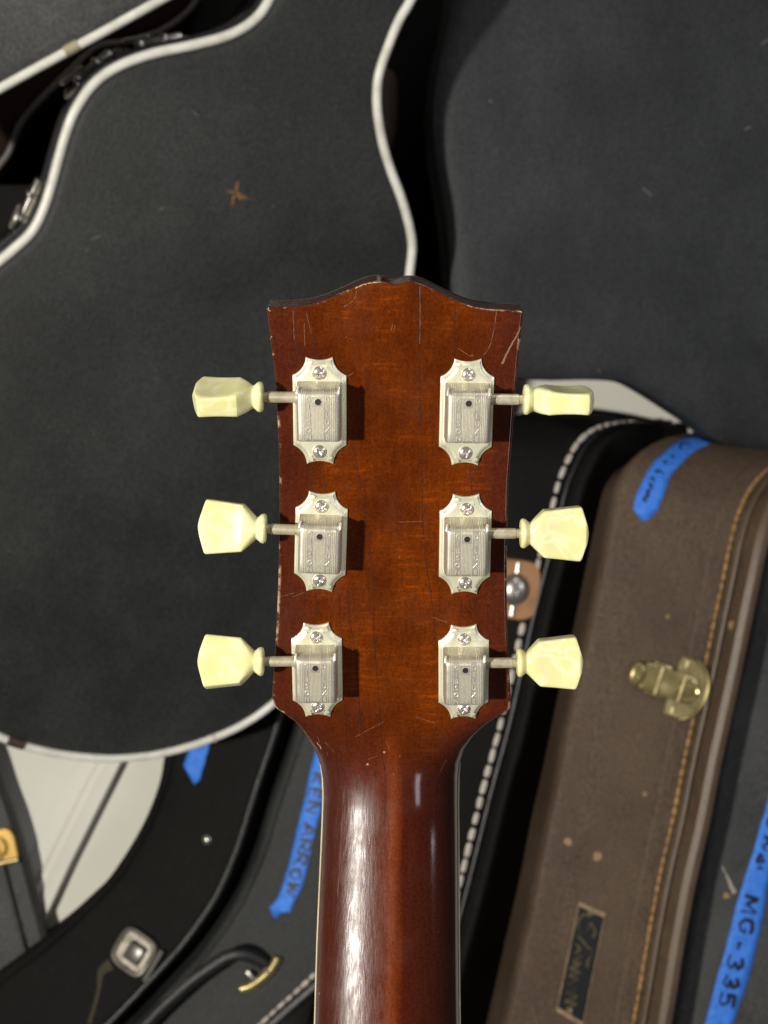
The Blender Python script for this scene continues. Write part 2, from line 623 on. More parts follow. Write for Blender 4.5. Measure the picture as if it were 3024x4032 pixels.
M['wood'] = wood_mat()
M['veneer'] = plain('black_holly_veneer', (0.030, 0.027, 0.024), 0.35, 0, 0.2, 120, (0.012, 0.010, 0.010), 0.1)
M['rosewood'] = plain('rosewood', (0.045, 0.020, 0.012), 0.45, 0, 0.2, 90)
M['binding'] = plain('cream_binding', (0.72, 0.62, 0.38), 0.35, 0, 0.1, 80)
M['crack_dark'] = plain('dark_finish_crack', (0.016, 0.006, 0.003), 0.4)
M['crack_pale'] = plain('pale_scratch', (0.27, 0.14, 0.09), 0.5)

# ------------------------------------------------------------------ wall
WALL_D = 1.48
V = [U(px, py, WALL_D) for px, py in ((-2500, 6000), (5500, 6000), (5500, -2200), (-2500, -2200))]
V += [v + Vector((0, 0.08, 0)) for v in V]
wall = link("wall", mesh_data("wall", V, [(0, 1, 2, 3), (7, 6, 5, 4), (0, 4, 5, 1), (1, 5, 6, 2), (2, 6, 7, 3), (3, 7, 4, 0)],
                              False), M['wall'])
wall['kind'] = 'structure'
# slanting white board that leans on the wall behind the lower cases
bo = empty("white_board", U(330, 3300, WALL_D - 0.02),
           "slanting white board edge against the wall below the white piped case", "board")
prof = [(-235, 0.001), (-150, 0.004), (-118, 0.010), (-92, 0.010), (-60, 0.016), (-4, 0.020), (0, 0.018), (1.5, 0.001)]
V, F = [], []
for i, (cx, cy) in enumerate(((640, 2740), (486, 2998), (392, 3186), (290, 3390), (180, 3631), (40, 3920), (-60, 4140))):
    for a, h in prof:
        V.append(U(cx + a, cy - a * 0.5, WALL_D) + Vector((0, -h, 0)))
    if i:
        n = len(prof)
        for k in range(n - 1):
            F.append(((i - 1) * n + k, (i - 1) * n + k + 1, i * n + k + 1, i * n + k))
part("board_face", V, F, M['wall'], bo, True, 30)


# ------------------------------------------------------------------ flat-facing guitar case
class Plane:
    def __init__(self, px, py, d, sx, sz):
        """plane y = sx*x + sz*z + c through the pixel at depth d"""
        p = U(px, py, d) - CAM
        self.sx, self.sz = sx, sz
        self.c = p.y - sx * p.x - sz * p.z
        self.n = Vector((sx, -1, sz)).normalized()
        self.ex = (Vector((1, 0, 0)) - self.n * self.n.x).normalized()
        self.ez = self.n.cross(self.ex) * -1
        if self.ez.z < 0:
            self.ez = -self.ez
        self.o = U(px, py, d)

    def at(self, px, py, h=0.0):
        kx, kz = (px - 1512) / FPX, (2016 - py) / FPX
        d = self.c / (1 - self.sx * kx - self.sz * kz)
        return U(px, py, d) + self.n * h

    def uv(self, p):
        q = p - self.o
        return Vector((q.dot(self.ex), q.dot(self.ez)))

    def p3(self, q, h=0.0):
        return self.o + self.ex * q.x + self.ez * q.y + self.n * h


def flat_case(name, plane, px_pts, thick, mat, label, cat, group=None, pipe_r=0.0055, pipe_mat=None, lip=True, per=7,
              dome=0.004, step=0.0, edge=0.010):
    pts = catmull([Vector((x, y, 0)) for x, y in px_pts], per, True)
    P = [plane.uv(plane.at(p.x, p.y)) for p in pts]
    n = len(P)
    inn = inward(P)
    root = empty(name, plane.p3(sum(P, Vector((0, 0))) / n), label, cat, group)
    loops = ([(step, -thick), (step, -0.030), (0, -0.028), (0, -0.004)] if step else [(0, -thick), (0, -thick * 0.985), (0, -0.004)]) + [ 
             (edge * 0.12, -0.0008), (edge * 0.45, dome * 0.55), (edge, dome)]
    V, F = [], []
    for ins, h in loops:
        for p, m in zip(P, inn):
            V.append(plane.p3(p + m * ins, h))
    for l in range(len(loops) - 1):
        for i in range(n):
            j = (i + 1) % n
            F.append((l * n + i, l * n + j, (l + 1) * n + j, (l + 1) * n + i))
    for l in (0, len(loops) - 1):
        tri = tessellate_polygon([[(q.x, q.y, 0) for q in [plane.uv(v) for v in V[l * n:(l + 1) * n]]]])
        F += [tuple(l * n + i for i in t) for t in tri]
    shell = part("shell", V, F, mat, root, True, 35)
    if pipe_mat:
        path = [plane.p3(p + m * (-0.0005), 0.0015) for p, m in zip(P, inn)]
        V, F = tube(path, pipe_r, 12, True)
        part("piping", V, F, pipe_mat, root)
    if lip:
        for k, (off, h, r) in enumerate(((-0.0035, -0.012, 0.0035), (-0.0015, -0.052, 0.0030))):
            path = [plane.p3(p + m * off, h) for p, m in zip(P, inn)]
            V, F = tube(path, r, 8, True)
            part("rim", V, F, M['black_gloss'], root)
    return root, shell, P, inn


def draw_latch(parent, Mx, mat, w=0.030, l=0.058, name="latch", mat2=None):
    """case draw latch in the frame Mx (x along the latch, y across, z out); returns its base plate"""
    mat2 = mat2 or mat
    o0 = ORG.get(parent, Vector((0, 0, 0)))
    T = Matrix.Translation(-o0) @ Mx
    pts = []
    for k in range(28):
        a = 2 * math.pi * k / 28
        c, s = math.cos(a), math.sin(a)
        pts.append((l / 2 * math.copysign(abs(c) ** 0.6, c), w / 2 * math.copysign(abs(s) ** 0.6, s)))
    b = xform(prism(pts, 0.0, 0.003, 0.0012), T)
    base = link(name, mesh_data(name, *b), mat, parent)
    ORG[base] = o0
    arm = merge(xform(rbox((l * 0.62, w * 0.52, 0.006), 0.0015), Matrix.Translation((-l * 0.05, 0, 0.006))),
                xform(rbox((l * 0.10, w * 0.70, 0.009), 0.002), Matrix.Translation((l * 0.22, 0, 0.006))),
                xform(rbox((l * 0.08, w * 0.66, 0.008), 0.002), Matrix.Translation((-l * 0.12, 0, 0.007))))
    link("lever", mesh_data("lever", *xform(arm, T)), mat2, base)
    loop = [Vector((l * 0.24 + l * 0.16 * math.cos(a), w * 0.30 * math.sin(a), 0.011))
            for a in [2 * math.pi * k / 20 for k in range(20)]]
    link("bail", mesh_data("bail", *xform(tube(loop, 0.0022, 8, True), T)), mat2, base)
    for sx in (-1, 1):
        dome = []
        rr = 0.0042
        vs, fs = [], []
        for i in range(5):
            ph = i / 4 * math.pi / 2
            for k in range(10):
                a = 2 * math.pi * k / 10
                vs.append(Vector((sx * l * 0.40 + rr * math.cos(ph) * math.cos(a), rr * math.cos(ph) * math.sin(a),
                                  0.0028 + rr * 0.7 * math.sin(ph))))
        for i in range(4):
            for k in range(10):
                fs.append((i * 10 + k, i * 10 + (k + 1) % 10, (i + 1) * 10 + (k + 1) % 10, (i + 1) * 10 + k))
        link("rivet", mesh_data("rivet", *xform((vs, fs), T)), mat2, base)
    return base


def frame_at(surf, pxa, pxb, off=0.0):
    """frame on a surface: origin midway, x axis from pixel a to pixel b"""
    a, na = surf.hit(*pxa)
    b, nb = surf.hit(*pxb)
    c, nc = surf.hit((pxa[0] + pxb[0]) / 2, (pxa[1] + pxb[1]) / 2)
    z = nc.normalized()
    x = (b - a)
    x = (x - z * x.dot(z)).normalized()
    y = z.cross(x)
    o = c + z * off
    return Matrix(((x.x, y.x, z.x, o.x), (x.y, y.y, z.y, o.y), (x.z, y.z, z.z, o.z), (0, 0, 0, 1))), (b - a).length


# --- the big white-piped black case on the left
PA = Plane(700, 1500, 1.12, 0.35, -0.42)
A_pts = [(1061, 0), (995, 86), (895, 143), (763, 179), (597, 215), (464, 265), (371, 332), (305, 424), (265, 517),
         (232, 630), (205, 730), (172, 829), (126, 915), (53, 985), (-20, 1045), (-150, 1150), (-300, 1320), (-440, 1620),
         (-490, 2000), (-420, 2400), (-250, 2700), (-110, 2835), (0, 2895), (120, 2937), (250, 2965), (400, 2980),
         (520, 2977), (650, 2958), (800, 2915), (950, 2850), (1070, 2768), (1180, 2660), (1290, 2510), (1400, 2290),
         (1490, 2000), (1545, 1700), (1580, 1400), (1595, 1200), (1610, 1060), (1618, 964), (1603, 874), (1573, 772),
         (1536, 675), (1506, 579), (1485, 470), (1479, 374), (1488, 289), (1524, 181), (1567, 78), (1612, 0),
         (1690, -170), (1730, -400), (1650, -600), (1400, -680), (1200, -600), (1140, -400), (1130, -180)]
caseA, shellA, PA2, innA = flat_case("guitar_case", PA, A_pts, 0.105, M['tolex_charcoal'],
                                     "large charcoal hourglass guitar case with thick white piping behind the tuners on the left",
                                     "guitar case", "guitar cases stacked behind the guitar", 0.0041, M['piping'])
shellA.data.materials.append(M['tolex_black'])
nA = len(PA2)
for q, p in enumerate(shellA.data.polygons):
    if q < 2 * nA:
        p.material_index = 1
sA = Surf([shellA])
# star-shaped brown scuff and pale marks on its face
st = zoomed(0, 0, 1.508, [[(1405, 1075), (1395, 1140), (1385, 1180), (1365, 1250)], [(1340, 1135), (1395, 1150), (1450, 1170), (1520, 1195)],
                          [(1395, 1140), (1375, 1200), (1380, 1230)], [(1385, 1150), (1430, 1180), (1460, 1175)],
                          [(1400, 1090), (1415, 1150)], [(1360, 1140), (1420, 1145)], [(1270, 1125), (1360, 1140)]])
strokes_each("scuff_mark", sA, st[:6] + [[(x + 6, y - 4) for x, y in L[:3]] for L in st[:4]], lambda t: 0.0003 + 0.0009 * math.sin(math.pi * min(1, t * 1.1 + 0.05)), 0.0006,
             M['scuff_brown'], caseA, 2.0, 4, "ray of the star shaped brown scuff on the charcoal face")
pl = zoomed(0, 0, 1.508, [[(1150, 665), (1180, 690)], [(945, 1250), (970, 1235)], [(510, 1490), (530, 1470)],
                          [(540, 1420), (600, 1400)]])
strokes_each("scuff_mark", sA, pl, 0.0008, 0.0006, M['scuff_dim'], caseA, 1.0)
# brown clip on the piping at the lower left, pale joint near the headstock
for nm, pxs, mt, r in (("piping_clip", [(28, 2908), (55, 2917), (95, 2929)], M['brown_clip'], 0.0053),
                       ("piping_joint", [(838, 2903), (848, 2899)], M['stitch_white'], 0.0048)):
    V, F = tube([PA.at(x, y, 0.0015) for x, y in pxs], r, 12)
    part(nm, V, F, mt, caseA)


def side_frame(plane, P, inn, px, py, h, out=0.0005):
    """frame on the side wall of a flat case near the pixel of its edge"""
    q = plane.uv(plane.at(px, py))
    i = min(range(len(P)), key=lambda k: (P[k] - q).length)
    t = (P[(i + 1) % len(P)] - P[i - 1]).normalized()
    x = plane.ex * t.x + plane.ez * t.y
    m = inn[i].normalized()
    z = -(plane.ex * m.x + plane.ez * m.y)
    y = z.cross(x)
    o = plane.p3(P[i] - m * out, h)
    return Matrix(((x.x, y.x, z.x, o.x), (x.y, y.y, z.y, o.y), (x.z, y.z, z.z, o.z), (0, 0, 0, 1)))


for px, py, hh in ((395, 310, -0.040), (640, 205, -0.034), (165, 850, -0.055)):
    draw_latch(caseA, side_frame(PA, PA2, innA, px, py, hh), M['steel_dull'], 0.030, 0.062, "latch", M['steel'])

# --- case corner at the very top left
PB = Plane(250, 100, 0.97, 0.25, -0.35)
B_pts = [(-260, 492), (-120, 413), (0, 345), (150, 262), (300, 180), (450, 98), (620, 3), (760, -80), (860, -200), (860, -400),
         (700, -600), (200, -700), (-400, -650), (-800, -400), (-850, 100), (-700, 450), (-480, 560)]
caseB, shellB, PB2, innB = flat_case("guitar_case", PB, B_pts, 0.06, M['tolex_grey'],
                                     "grey guitar case corner with straight white piping at the top left corner",
                                     "guitar case", "guitar cases stacked behind the guitar", 0.0036, M['piping'], False)
V, F = tube([PB.at(x, y, 0.0015) for x, y in ((255, 205), (280, 191), (308, 176))], 0.0044, 12)
part("piping_joint", V, F, M['tan_joint'], caseB)

# --- maroon lined case glimpsed between the two
PC = Plane(600, 50, 1.22, 0.2, -0.2)
C_pts = [(770, 0), (715, 65), (650, 110), (590, 138), (480, 165), (380, 185), (250, 300), (90, 470), (20, 620), (-100, 700), (-300, 500), (-300, -300),
         (300, -500), (800, -400), (830, -150)]
caseC, shellC, PC2, innC = flat_case("guitar_case", PC, C_pts, 0.09, M['maroon'],
                                     "dark maroon case in the gap between the two white piped cases at top left",
                                     "guitar case", "guitar cases stacked behind the guitar", 0.0032, M['piping_grey'], False)

# --- added black shape that makes the gap behind both read as shade
PC3 = Plane(400, 300, 1.33, 0.1, -0.1)
fillC3, _s, _p, _i = flat_case("guitar_case", PC3, [(-600, -600), (300, -700), (1150, -600), (1250, -200), (1150, 300), (700, 800), (250, 1200), (-200, 1350), (-600, 1100), (-750, 300)],
                              0.08, M['tolex_black'], "added black filler for the dark gap behind the latches of the white piped case",
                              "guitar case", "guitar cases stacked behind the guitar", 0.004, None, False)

# --- the big slate case at the upper right
PD = Plane(1772, 900, 1.21, 0.34, -0.08)
D_pts = [(1795, -40), (1765, 120), (1735, 250), (1715, 380), (1711, 480), (1720, 600), (1745, 760), (1765, 900), (1775, 1010),
         (1782, 1120), (1810, 1260), (1870, 1380), (1960, 1455), (2060, 1486), (2200, 1496), (2330, 1494), (2430, 1496), (2490, 1508), (2560, 1546),
         (2645, 1600), (2747, 1668), (2815, 1724), (2903, 1763), (3024, 1779), (3200, 1785), (3450, 1740), (3700, 1500), (3800, 900),
         (3750, 100), (3500, -500), (2900, -800), (2200, -700), (1880, -400)]
caseD, shellD, PD2, innD = flat_case("guitar_case", PD, D_pts, 0.11, M['tolex_slate'],
                                     "huge plain slate grey guitar case filling the upper right corner",
                                     "guitar case", "guitar cases stacked behind the guitar", 0.004, None, False, 7, 0.008, 0.06, 0.022)
sD = Surf([shellD])
pd = zoomed(1700, 0, 1.253, [[(285, 495), (295, 505)], [(1540, 640), (1575, 625)], [(1620, 220), (1659, 195)], [(1040, 930), (1085, 965)],
                             [(818, 1820), (832, 1835)]])
strokes_each("scuff_mark", sD, pd, 0.0016, 0.0006, M['scuff_dim'], caseD, 1.0)

# --- brown case standing deep in the dark gap
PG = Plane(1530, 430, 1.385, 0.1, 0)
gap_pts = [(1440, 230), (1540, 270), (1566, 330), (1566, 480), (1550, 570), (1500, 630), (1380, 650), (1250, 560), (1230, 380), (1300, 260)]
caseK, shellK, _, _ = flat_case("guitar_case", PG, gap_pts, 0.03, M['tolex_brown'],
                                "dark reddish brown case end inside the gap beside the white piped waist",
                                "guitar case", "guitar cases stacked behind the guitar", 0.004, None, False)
PK2 = Plane(1600, 430, 1.425, 0.05, 0)  # added black filler, its colour stands for the shade in this gap
fillK2, _s, _p, _i = flat_case("guitar_case", PK2, [(1250, -350), (1500, -420), (1800, -350), (1860, 0), (1850, 700), (1830, 1250), (1700, 1400), (1400, 1400), (1250, 1200), (1200, 400)],
                               0.04, M['tolex_black'], "added black filler for the dark gap between the white piped case and the slate case",
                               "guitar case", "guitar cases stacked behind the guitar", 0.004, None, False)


# ------------------------------------------------------------------ cases standing on edge
def book_case(name, rows, prof, back_l, back_r, mat, label, group="guitar cases stacked behind the guitar", per=6):
    """rows: (left px, right px, depth); prof: (fraction across, height towards the viewer)"""
    L = catmull([Vector((r[0][0], r[0][1], 0)) for r in rows], per)
    R = catmull([Vector((r[1][0], r[1][1], 0)) for r in rows], per)
    D = catmull([Vector((r[2], r[3] if len(r) > 3 else r[2], 0)) for r in rows], per)
    PL = [U(l.x, l.y, d.x) for l, d in zip(L, D)]
    PR = [U(r.x, r.y, d.y) for r, d in zip(R, D)]
    mid = PL[len(PL) // 2]
    root = empty(name, (PL[0] + PR[0]) / 2, label, "guitar case", group)
    n = len(PL)
    nor = []
    for i in range(n):
        t = (PL[min(i + 1, n - 1)] - PL[max(i - 1, 0)]).normalized()
        a = (PR[i] - PL[i]).normalized()
        m = t.cross(a).normalized()
        if m.y > 0:
            m = -m
        nor.append(m)
    W = len(prof)
    V, F = [], []
    bl, br = Vector(back_l), Vector(back_r)
    for i in range(n):
        V.append(PL[i] + (PR[i] - PL[i]) * prof[0][0] + nor[i] * prof[0][1] + bl)
        for a, h in prof:
            V.append(PL[i] + (PR[i] - PL[i]) * a + nor[i] * h)
        V.append(PL[i] + (PR[i] - PL[i]) * prof[-1][0] + nor[i] * prof[-1][1] + br)
    w = W + 2
    for i in range(n - 1):
        for k in range(w - 1):
            F.append((i * w + k, i * w + k + 1, (i + 1) * w + k + 1, (i + 1) * w + k))
        F.append((i * w, (i + 1) * w, (i + 1) * w + w - 1, i * w + w - 1))
    F.append(tuple(range(w)))
    F.append(tuple((n - 1) * w + k for k in range(w))[::-1])
    shell = part("shell", V, F, mat, root, True, 50)

    def at(s, a, h=0.0):
        x = max(0, min(n - 1.001, s * (n - 1)))
        i = int(x)
        f = x - i
        hh = interp(prof, a)
        p = lambda j: PL[j] + (PR[j] - PL[j]) * a + nor[j] * (hh + h)
        return p(i) * (1 - f) + p(i + 1) * f

    return root, shell, at, nor


def fine(prof, k=3):
    out = []
    pts = catmull([Vector((a, h * 10, 0)) for a, h in prof], k)
    return [(p.x, p.y / 10) for p in pts]


def seam(root, at, a, h, r, mat, name, s0=0.0, s1=1.0, n=90):
    V, F = tube([at(s0 + (s1 - s0) * k / n, a, h) for k in range(n + 1)], r, 8)
    return part(name, V, F, mat, root)


_st = {}


def stitches(root, at, a, mat, pitch, length, r, s0=0.0, s1=1.0, name="stitch"):
    key = (round(length, 5), round(r, 5), mat.name)
    if key not in _st:
        V, F = [], []
        rings = [(-0.5, 0.35), (-0.42, 0.8), (0, 1.0), (0.42, 0.8), (0.5, 0.35)]
        for x, q in rings:
            for k in range(6):
                an = 2 * math.pi * k / 6
                V.append(Vector((x * length, r * q * math.cos(an), r * q * math.sin(an))))
        for i in range(len(rings) - 1):
            for k in range(6):
                F.append((i * 6 + k, i * 6 + (k + 1) % 6, (i + 1) * 6 + (k + 1) % 6, (i + 1) * 6 + k))
        F.append(tuple(range(6))[::-1])
        F.append(tuple(24 + k for k in range(6)))
        _st[key] = mesh_data(name, V, F)
        _st[key].materials.append(mat)
    path = [at(s0 + (s1 - s0) * k / 400, a, 0.0004) for k in range(401)]
    acc, nxt = 0.0, 0.0
    o0 = ORG[root]
    for p, q in zip(path, path[1:]):
        seg = (q - p).length
        while nxt <= acc + seg:
            c = p + (q - p) * ((nxt - acc) / seg)
            o = bpy.data.objects.new(name, _st[key])
            COL.objects.link(o)
            o.parent = root
            x = (q - p).normalized()
            ang = random.uniform(-0.06, 0.06)
            o.rotation_mode = 'QUATERNION'
            o.rotation_quaternion = (x + Vector((ang, 0, ang))).to_track_quat('X', 'Z')
            o.location = c - o0
            o.scale = (random.uniform(0.82, 1.05), random.uniform(0.8, 1.15), random.uniform(0.8, 1.1))
            nxt += pitch
        acc += seg


def tape_strip(root, surf, left, right, tip, ink, label, off=0.0009, w=0.004):
    """strip of masking tape that follows a surface, with a torn end and marker strokes"""
    L = catmull([Vector((x, y, 0)) for x, y in left], 4)
    R = catmull([Vector((x, y, 0)) for x, y in right], 4)
    n = 28
    rs = lambda C, t: C[min(len(C) - 1, int(t * (len(C) - 1)))].lerp(C[min(len(C) - 1, int(t * (len(C) - 1)) + 1)],
                                                                    t * (len(C) - 1) - int(t * (len(C) - 1)))
    V, F = [], []
    m = 5
    for i in range(n + 1):
        a, b = rs(L, i / n), rs(R, i / n)
        for k in range(m):
            q = a.lerp(b, k / (m - 1))
            if k in (0, m - 1):
                q = q + Vector((random.uniform(-1.6, 1.6), 0, 0))
            V.append(surf.hit(q.x, q.y, off)[0])
    for i in range(n):
        for k in range(m - 1):
            F.append((i * m + k, i * m + k + 1, (i + 1) * m + k + 1, (i + 1) * m + k))
    tips = []
    for x, y in tip:
        V.append(surf.hit(x, y, off)[0])
        tips.append(len(V) - 1)
    if tips:
        F.append(tuple([n * m + k for k in range(m)] + tips))
    # thickness
    top = len(V)
    nn = ray(sum(x for x, _ in left) / len(left), sum(y for _, y in left) / len(left))
    o = part("tape_label", V, F, M['tape'], root, True, 60, label)
    mod = o.modifiers.new("thick", 'SOLIDIFY')
    mod.thickness = 0.0003
    ts = Surf([o])
    if ink:
        strokes_each("handwriting_stroke", ts, ink, lambda t: w * (0.8 + 0.3 * math.sin(5.0 * t + 0.6)), 0.0005, M['ink'], o, 0.0, 5)
    return o


GLY = {'A': [[(0, 0), (0.45, 1), (0.9, 0)], [(0.15, 0.38), (0.75, 0.38)]],
       'R': [[(0, 0), (0, 1), (0.55, 0.95), (0.7, 0.72), (0.5, 0.5), (0.05, 0.48)], [(0.3, 0.48), (0.8, 0)]],
       'O': [[(0.4, 1), (0.05, 0.75), (0.05, 0.25), (0.4, 0), (0.75, 0.25), (0.75, 0.75), (0.4, 1)]],
       'W': [[(0, 1), (0.22, 0), (0.48, 0.7), (0.74, 0), (1, 1)]],
       'K': [[(0, 0), (0, 1)], [(0.7, 1), (0.05, 0.45), (0.75, 0)]],
       'E': [[(0.7, 1), (0.02, 0.97), (0, 0.5), (0.02, 0.03), (0.7, 0)], [(0, 0.5), (0.5, 0.5)]],
       'N': [[(0, 0), (0.03, 1), (0.68, 0), (0.72, 1)]],
       'M': [[(0, 0), (0.08, 1), (0.45, 0.3), (0.8, 1), (0.92, 0)]],
       'G': [[(0.8, 0.85), (0.45, 1), (0.08, 0.75), (0.05, 0.3), (0.4, 0), (0.78, 0.12), (0.8, 0.45), (0.5, 0.45)]],
       '-': [[(0.1, 0.5), (0.6, 0.5)]],
       '3': [[(0.05, 0.9), (0.45, 1), (0.65, 0.78), (0.3, 0.52), (0.68, 0.3), (0.45, 0), (0, 0.1)]],
       '5': [[(0.7, 1), (0.12, 0.97), (0.08, 0.55), (0.5, 0.6), (0.7, 0.3), (0.45, 0), (0, 0.08)]]}


def hand_text(text, path, height, gap=0.30):
    """pixel strokes of a line of block letters that runs down a path, letter tops to the right"""
    P = catmull([Vector((x, y, 0)) for x, y in path], 10)
    cum = [0.0]
    for a, b in zip(P, P[1:]):
        cum.append(cum[-1] + (b - a).length)
    adv = [(max(q[0] for st_ in GLY[c] for q in st_) if c in GLY else 0.35) + gap for c in text]
    unit = cum[-1] / sum(adv)
    out, x0 = [], 0.0

    def at_(s_, y):
        s_ = max(0, min(cum[-1] - 1e-3, s_))
        i = max(k for k in range(len(cum)) if cum[k] <= s_)
        i = min(i, len(P) - 2)
        t = (P[i + 1] - P[i]).normalized()
        p = P[i] + t * (s_ - cum[i])
        r = Vector((-t.y, t.x, 0)) * -1
        r = Vector((t.y, -t.x, 0))
        return p + r * (y - 0.5) * height

    for c, a in zip(text, adv):
        jy, jx = random.uniform(-0.13, 0.13), random.uniform(-0.06, 0.06)
        for st_ in GLY.get(c, []):
            L = [at_((x0 + qx + jx) * unit, qy + jy) for qx, qy in st_]
            L = [p + Vector((random.uniform(-0.07, 0.07), random.uniform(-0.07, 0.07), 0)) * height for p in L]
            dense = []
            for u, v in zip(L, L[1:]):
                dense += [u, u.lerp(v, 0.5)]
            dense.append(L[-1])
            out.append([(p.x, p.y) for p in dense])
        x0 += a
    return out


# --- E: black case with white stitching just right of the headstock
S_E = [((1540, 4480), 1.30), ((1600, 4250), 1.30), ((1660, 4032), 1.30), ((1735, 3745), 1.30), ((1813, 3452), 1.30), ((1900, 3100), 1.30), ((1969, 2845), 1.30),
       ((2056, 2456), 1.30), ((2115, 2220), 1.30), ((2171, 1998), 1.30), ((2198, 1896), 1.302), ((2232, 1815), 1.308), ((2273, 1745), 1.32),
       ((2330, 1697), 1.335), ((2408, 1672), 1.365), ((2500, 1664), 1.40)]
rowsE = [((s[0] - 330, s[1] - 62), (s[0] + 122, s[1] + 24), d) for s, d in S_E]
profE = [(0, -0.018), (0.01, -0.008), (0.04, -0.001), (0.10, 0), (0.40, 0.002), (0.70, 0.001), (0.745, 0.0003), (0.775, -0.003), (0.80, 0.0005),
         (0.825, 0.0005), (0.85, -0.003), (0.89, 0.002), (0.93, 0.0045), (0.965, 0.002), (0.99, -0.006), (1.0, -0.014)]
caseE, shellE, atE, _ = book_case("guitar_case", rowsE, fine(profE), (-0.02, 0.12, 0), (0.150, 0.15, 0.0), M['tolex_black'],
                                  "black guitar case on edge with white dashed stitching beside the right headstock edge")
stitches(caseE, atE, 0.735, M['stitch_white'], 0.0166, 0.0148, 0.0032, 0.25, 1.0)
seam(caseE, atE, 0.812, 0.0008, 0.0022, M['black_gloss'], "trim")
sE = Surf([shellE])
Mx, ln = frame_at(sE, (2040, 2210), (2010, 2430))
o0 = ORG[caseE]
# copper lock plate with a domed steel button
pts = []
for k in range(40):
    a = 2 * math.pi * k / 40
    c, s = math.cos(a), math.sin(a)
    pts.append((0.031 * math.copysign(abs(c) ** 0.55, c), 0.026 * math.copysign(abs(s) ** 0.55, s)))
T = Matrix.Translation(-o0) @ Mx
lock = link("lock_plate", mesh_data("lock_plate", *xform(prism(pts, 0, 0.003, 0.0015), T)), M['copper'], caseE,
            label="copper coloured lock plate with a steel button")
ORG[lock] = o0
vs, fs = [], []
for i in range(9):
    ph = i / 8 * math.pi / 2
    for k in range(24):
        a = 2 * math.pi * k / 24
        vs.append(Vector((0.0165 * math.cos(ph) * math.cos(a), 0.0145 * math.cos(ph) * math.sin(a), 0.003 + 0.010 * math.sin(ph) ** 0.8)))
for i in range(8):
    for k in range(24):
        fs.append((i * 24 + k, i * 24 + (k + 1) % 24, (i + 1) * 24 + (k + 1) % 24, (i + 1) * 24 + k))
link("lock_button", mesh_data("lock_button", *xform((vs, fs), T)), M['steel'], lock)
for yy in (-0.022,):
    V, F = tube([Vector((x, yy, 0.0045)) for x in (-0.026, -0.013, 0, 0.013, 0.026)], 0.0024, 8)
    link("hinge_pin", mesh_data("hinge_pin", *xform((V, F), T)), M['brass'], lock)
for xx in (-0.022, 0.022):
    V, F = tube([Vector((xx - 0.005, 0.0, 0.0042)), Vector((xx + 0.005, 0, 0.0042))], 0.0022, 8)
    link("hinge_pin", mesh_data("hinge_pin", *xform((V, F), T)), M['steel'], lock)

# --- F: brown case with orange stitching
rowsF = [((1880, 4480), (2545, 4630), 1.26), ((1981, 4032), (2640, 4180), 1.26), ((2029, 3811), (2680, 3960), 1.26), ((2083, 3574), (2717, 3720), 1.26),
         ((2130, 3323), (2764, 3470), 1.26), ((2180, 3100), (2815, 3250), 1.26), ((2225, 2862), (2862, 3010), 1.26), ((2300, 2530), (2935, 2680), 1.26),
         ((2347, 2300), (2982, 2450), 1.26), ((2378, 2147), (3014, 2298), 1.26), ((2408, 1991), (3046, 2150), 1.263), ((2435, 1883), (3078, 2050), 1.27),
         ((2476, 1801), (3124, 1962), 1.285), ((2544, 1742), (3190, 1888), 1.31), ((2640, 1706), (3280, 1836), 1.345), ((2760, 1690), (3390, 1806), 1.39),
         ((2900, 1692), (3520, 1796), 1.44)]
profF = [(0, -0.022), (0.006, -0.010), (0.03, -0.002), (0.08, 0), (0.35, 0.0025), (0.60, 0.002), (0.625, 0.0012), (0.64, 0.002), (0.72, 0.001), (0.755, 0.0),
         (0.775, -0.0025), (0.795, 0.001), (0.82, 0.0), (0.835, -0.002), (0.86, 0.005), (0.90, 0.008), (0.935, 0.004), (0.97, -0.008), (1.0, -0.024)]
caseF, shellF, atF, _ = book_case("guitar_case", rowsF, fine(profF), (0.0, 0.16, 0), (0.0, 0.16, 0), M['tolex_brown'],
                                  "brown guitar case on edge with orange stitching, brass latch and blue tape on its shoulder")
stitches(caseF, atF, 0.742, M['stitch_orange'], 0.0099, 0.0100, 0.0021, 0.06, 1.0)
seam(caseF, atF, 0.905, -0.0025, 0.0088, M['roll_brown'], "rolled_edge")
seam(caseF, atF, 0.80, 0.0002, 0.0022, M['roll_brown'], "welt")
sF = Surf([shellF])
# brass latch
Mx, ln = frame_at(sF, (2470, 2637), (2800, 2745))
T = Matrix.Translation(-ORG[caseF]) @ Mx
pts = []
for k in range(25):
    a = -math.pi / 2 + math.pi * k / 24
    pts.append((0.016 + 0.022 * math.cos(a), 0.0305 * math.sin(a)))
pts += [(0.004, 0.0305), (0.002, 0.026), (0.002, -0.026), (0.004, -0.0305)]
latch = link("latch", mesh_data("latch", *xform(prism(pts, 0, 0.0032, 0.0014), T)), M['brass'], caseF,
             label="brass draw latch of the brown case")
ORG[latch] = ORG[caseF]
body = merge(xform(rbox((0.054, 0.028, 0.006), 0.002), Matrix.Translation((-0.002, 0, 0.0045))),
             xform(rbox((0.020, 0.034, 0.004), 0.0015), Matrix.Translation((-0.012, 0, 0.003))))
link("lever", mesh_data("lever", *xform(body, T)), M['brass'], latch)
for xx in (-0.013, 0.011):
    V, F = tube([Vector((xx, y, 0.0088)) for y in (-0.0138, -0.006, 0, 0.006, 0.0138)], 0.0013, 8)
    link("rib", mesh_data("rib", *xform((V, F), T)), M['brass_bar'], latch)
loop = [Vector((0.018 + 0.0095 * math.cos(a), 0.0095 * math.sin(a), 0.0075)) for a in [2 * math.pi * k / 24 for k in range(24)]]
link("bail", mesh_data("bail", *xform(tube(loop, 0.0025, 8, True), T)), M['brass'], latch)
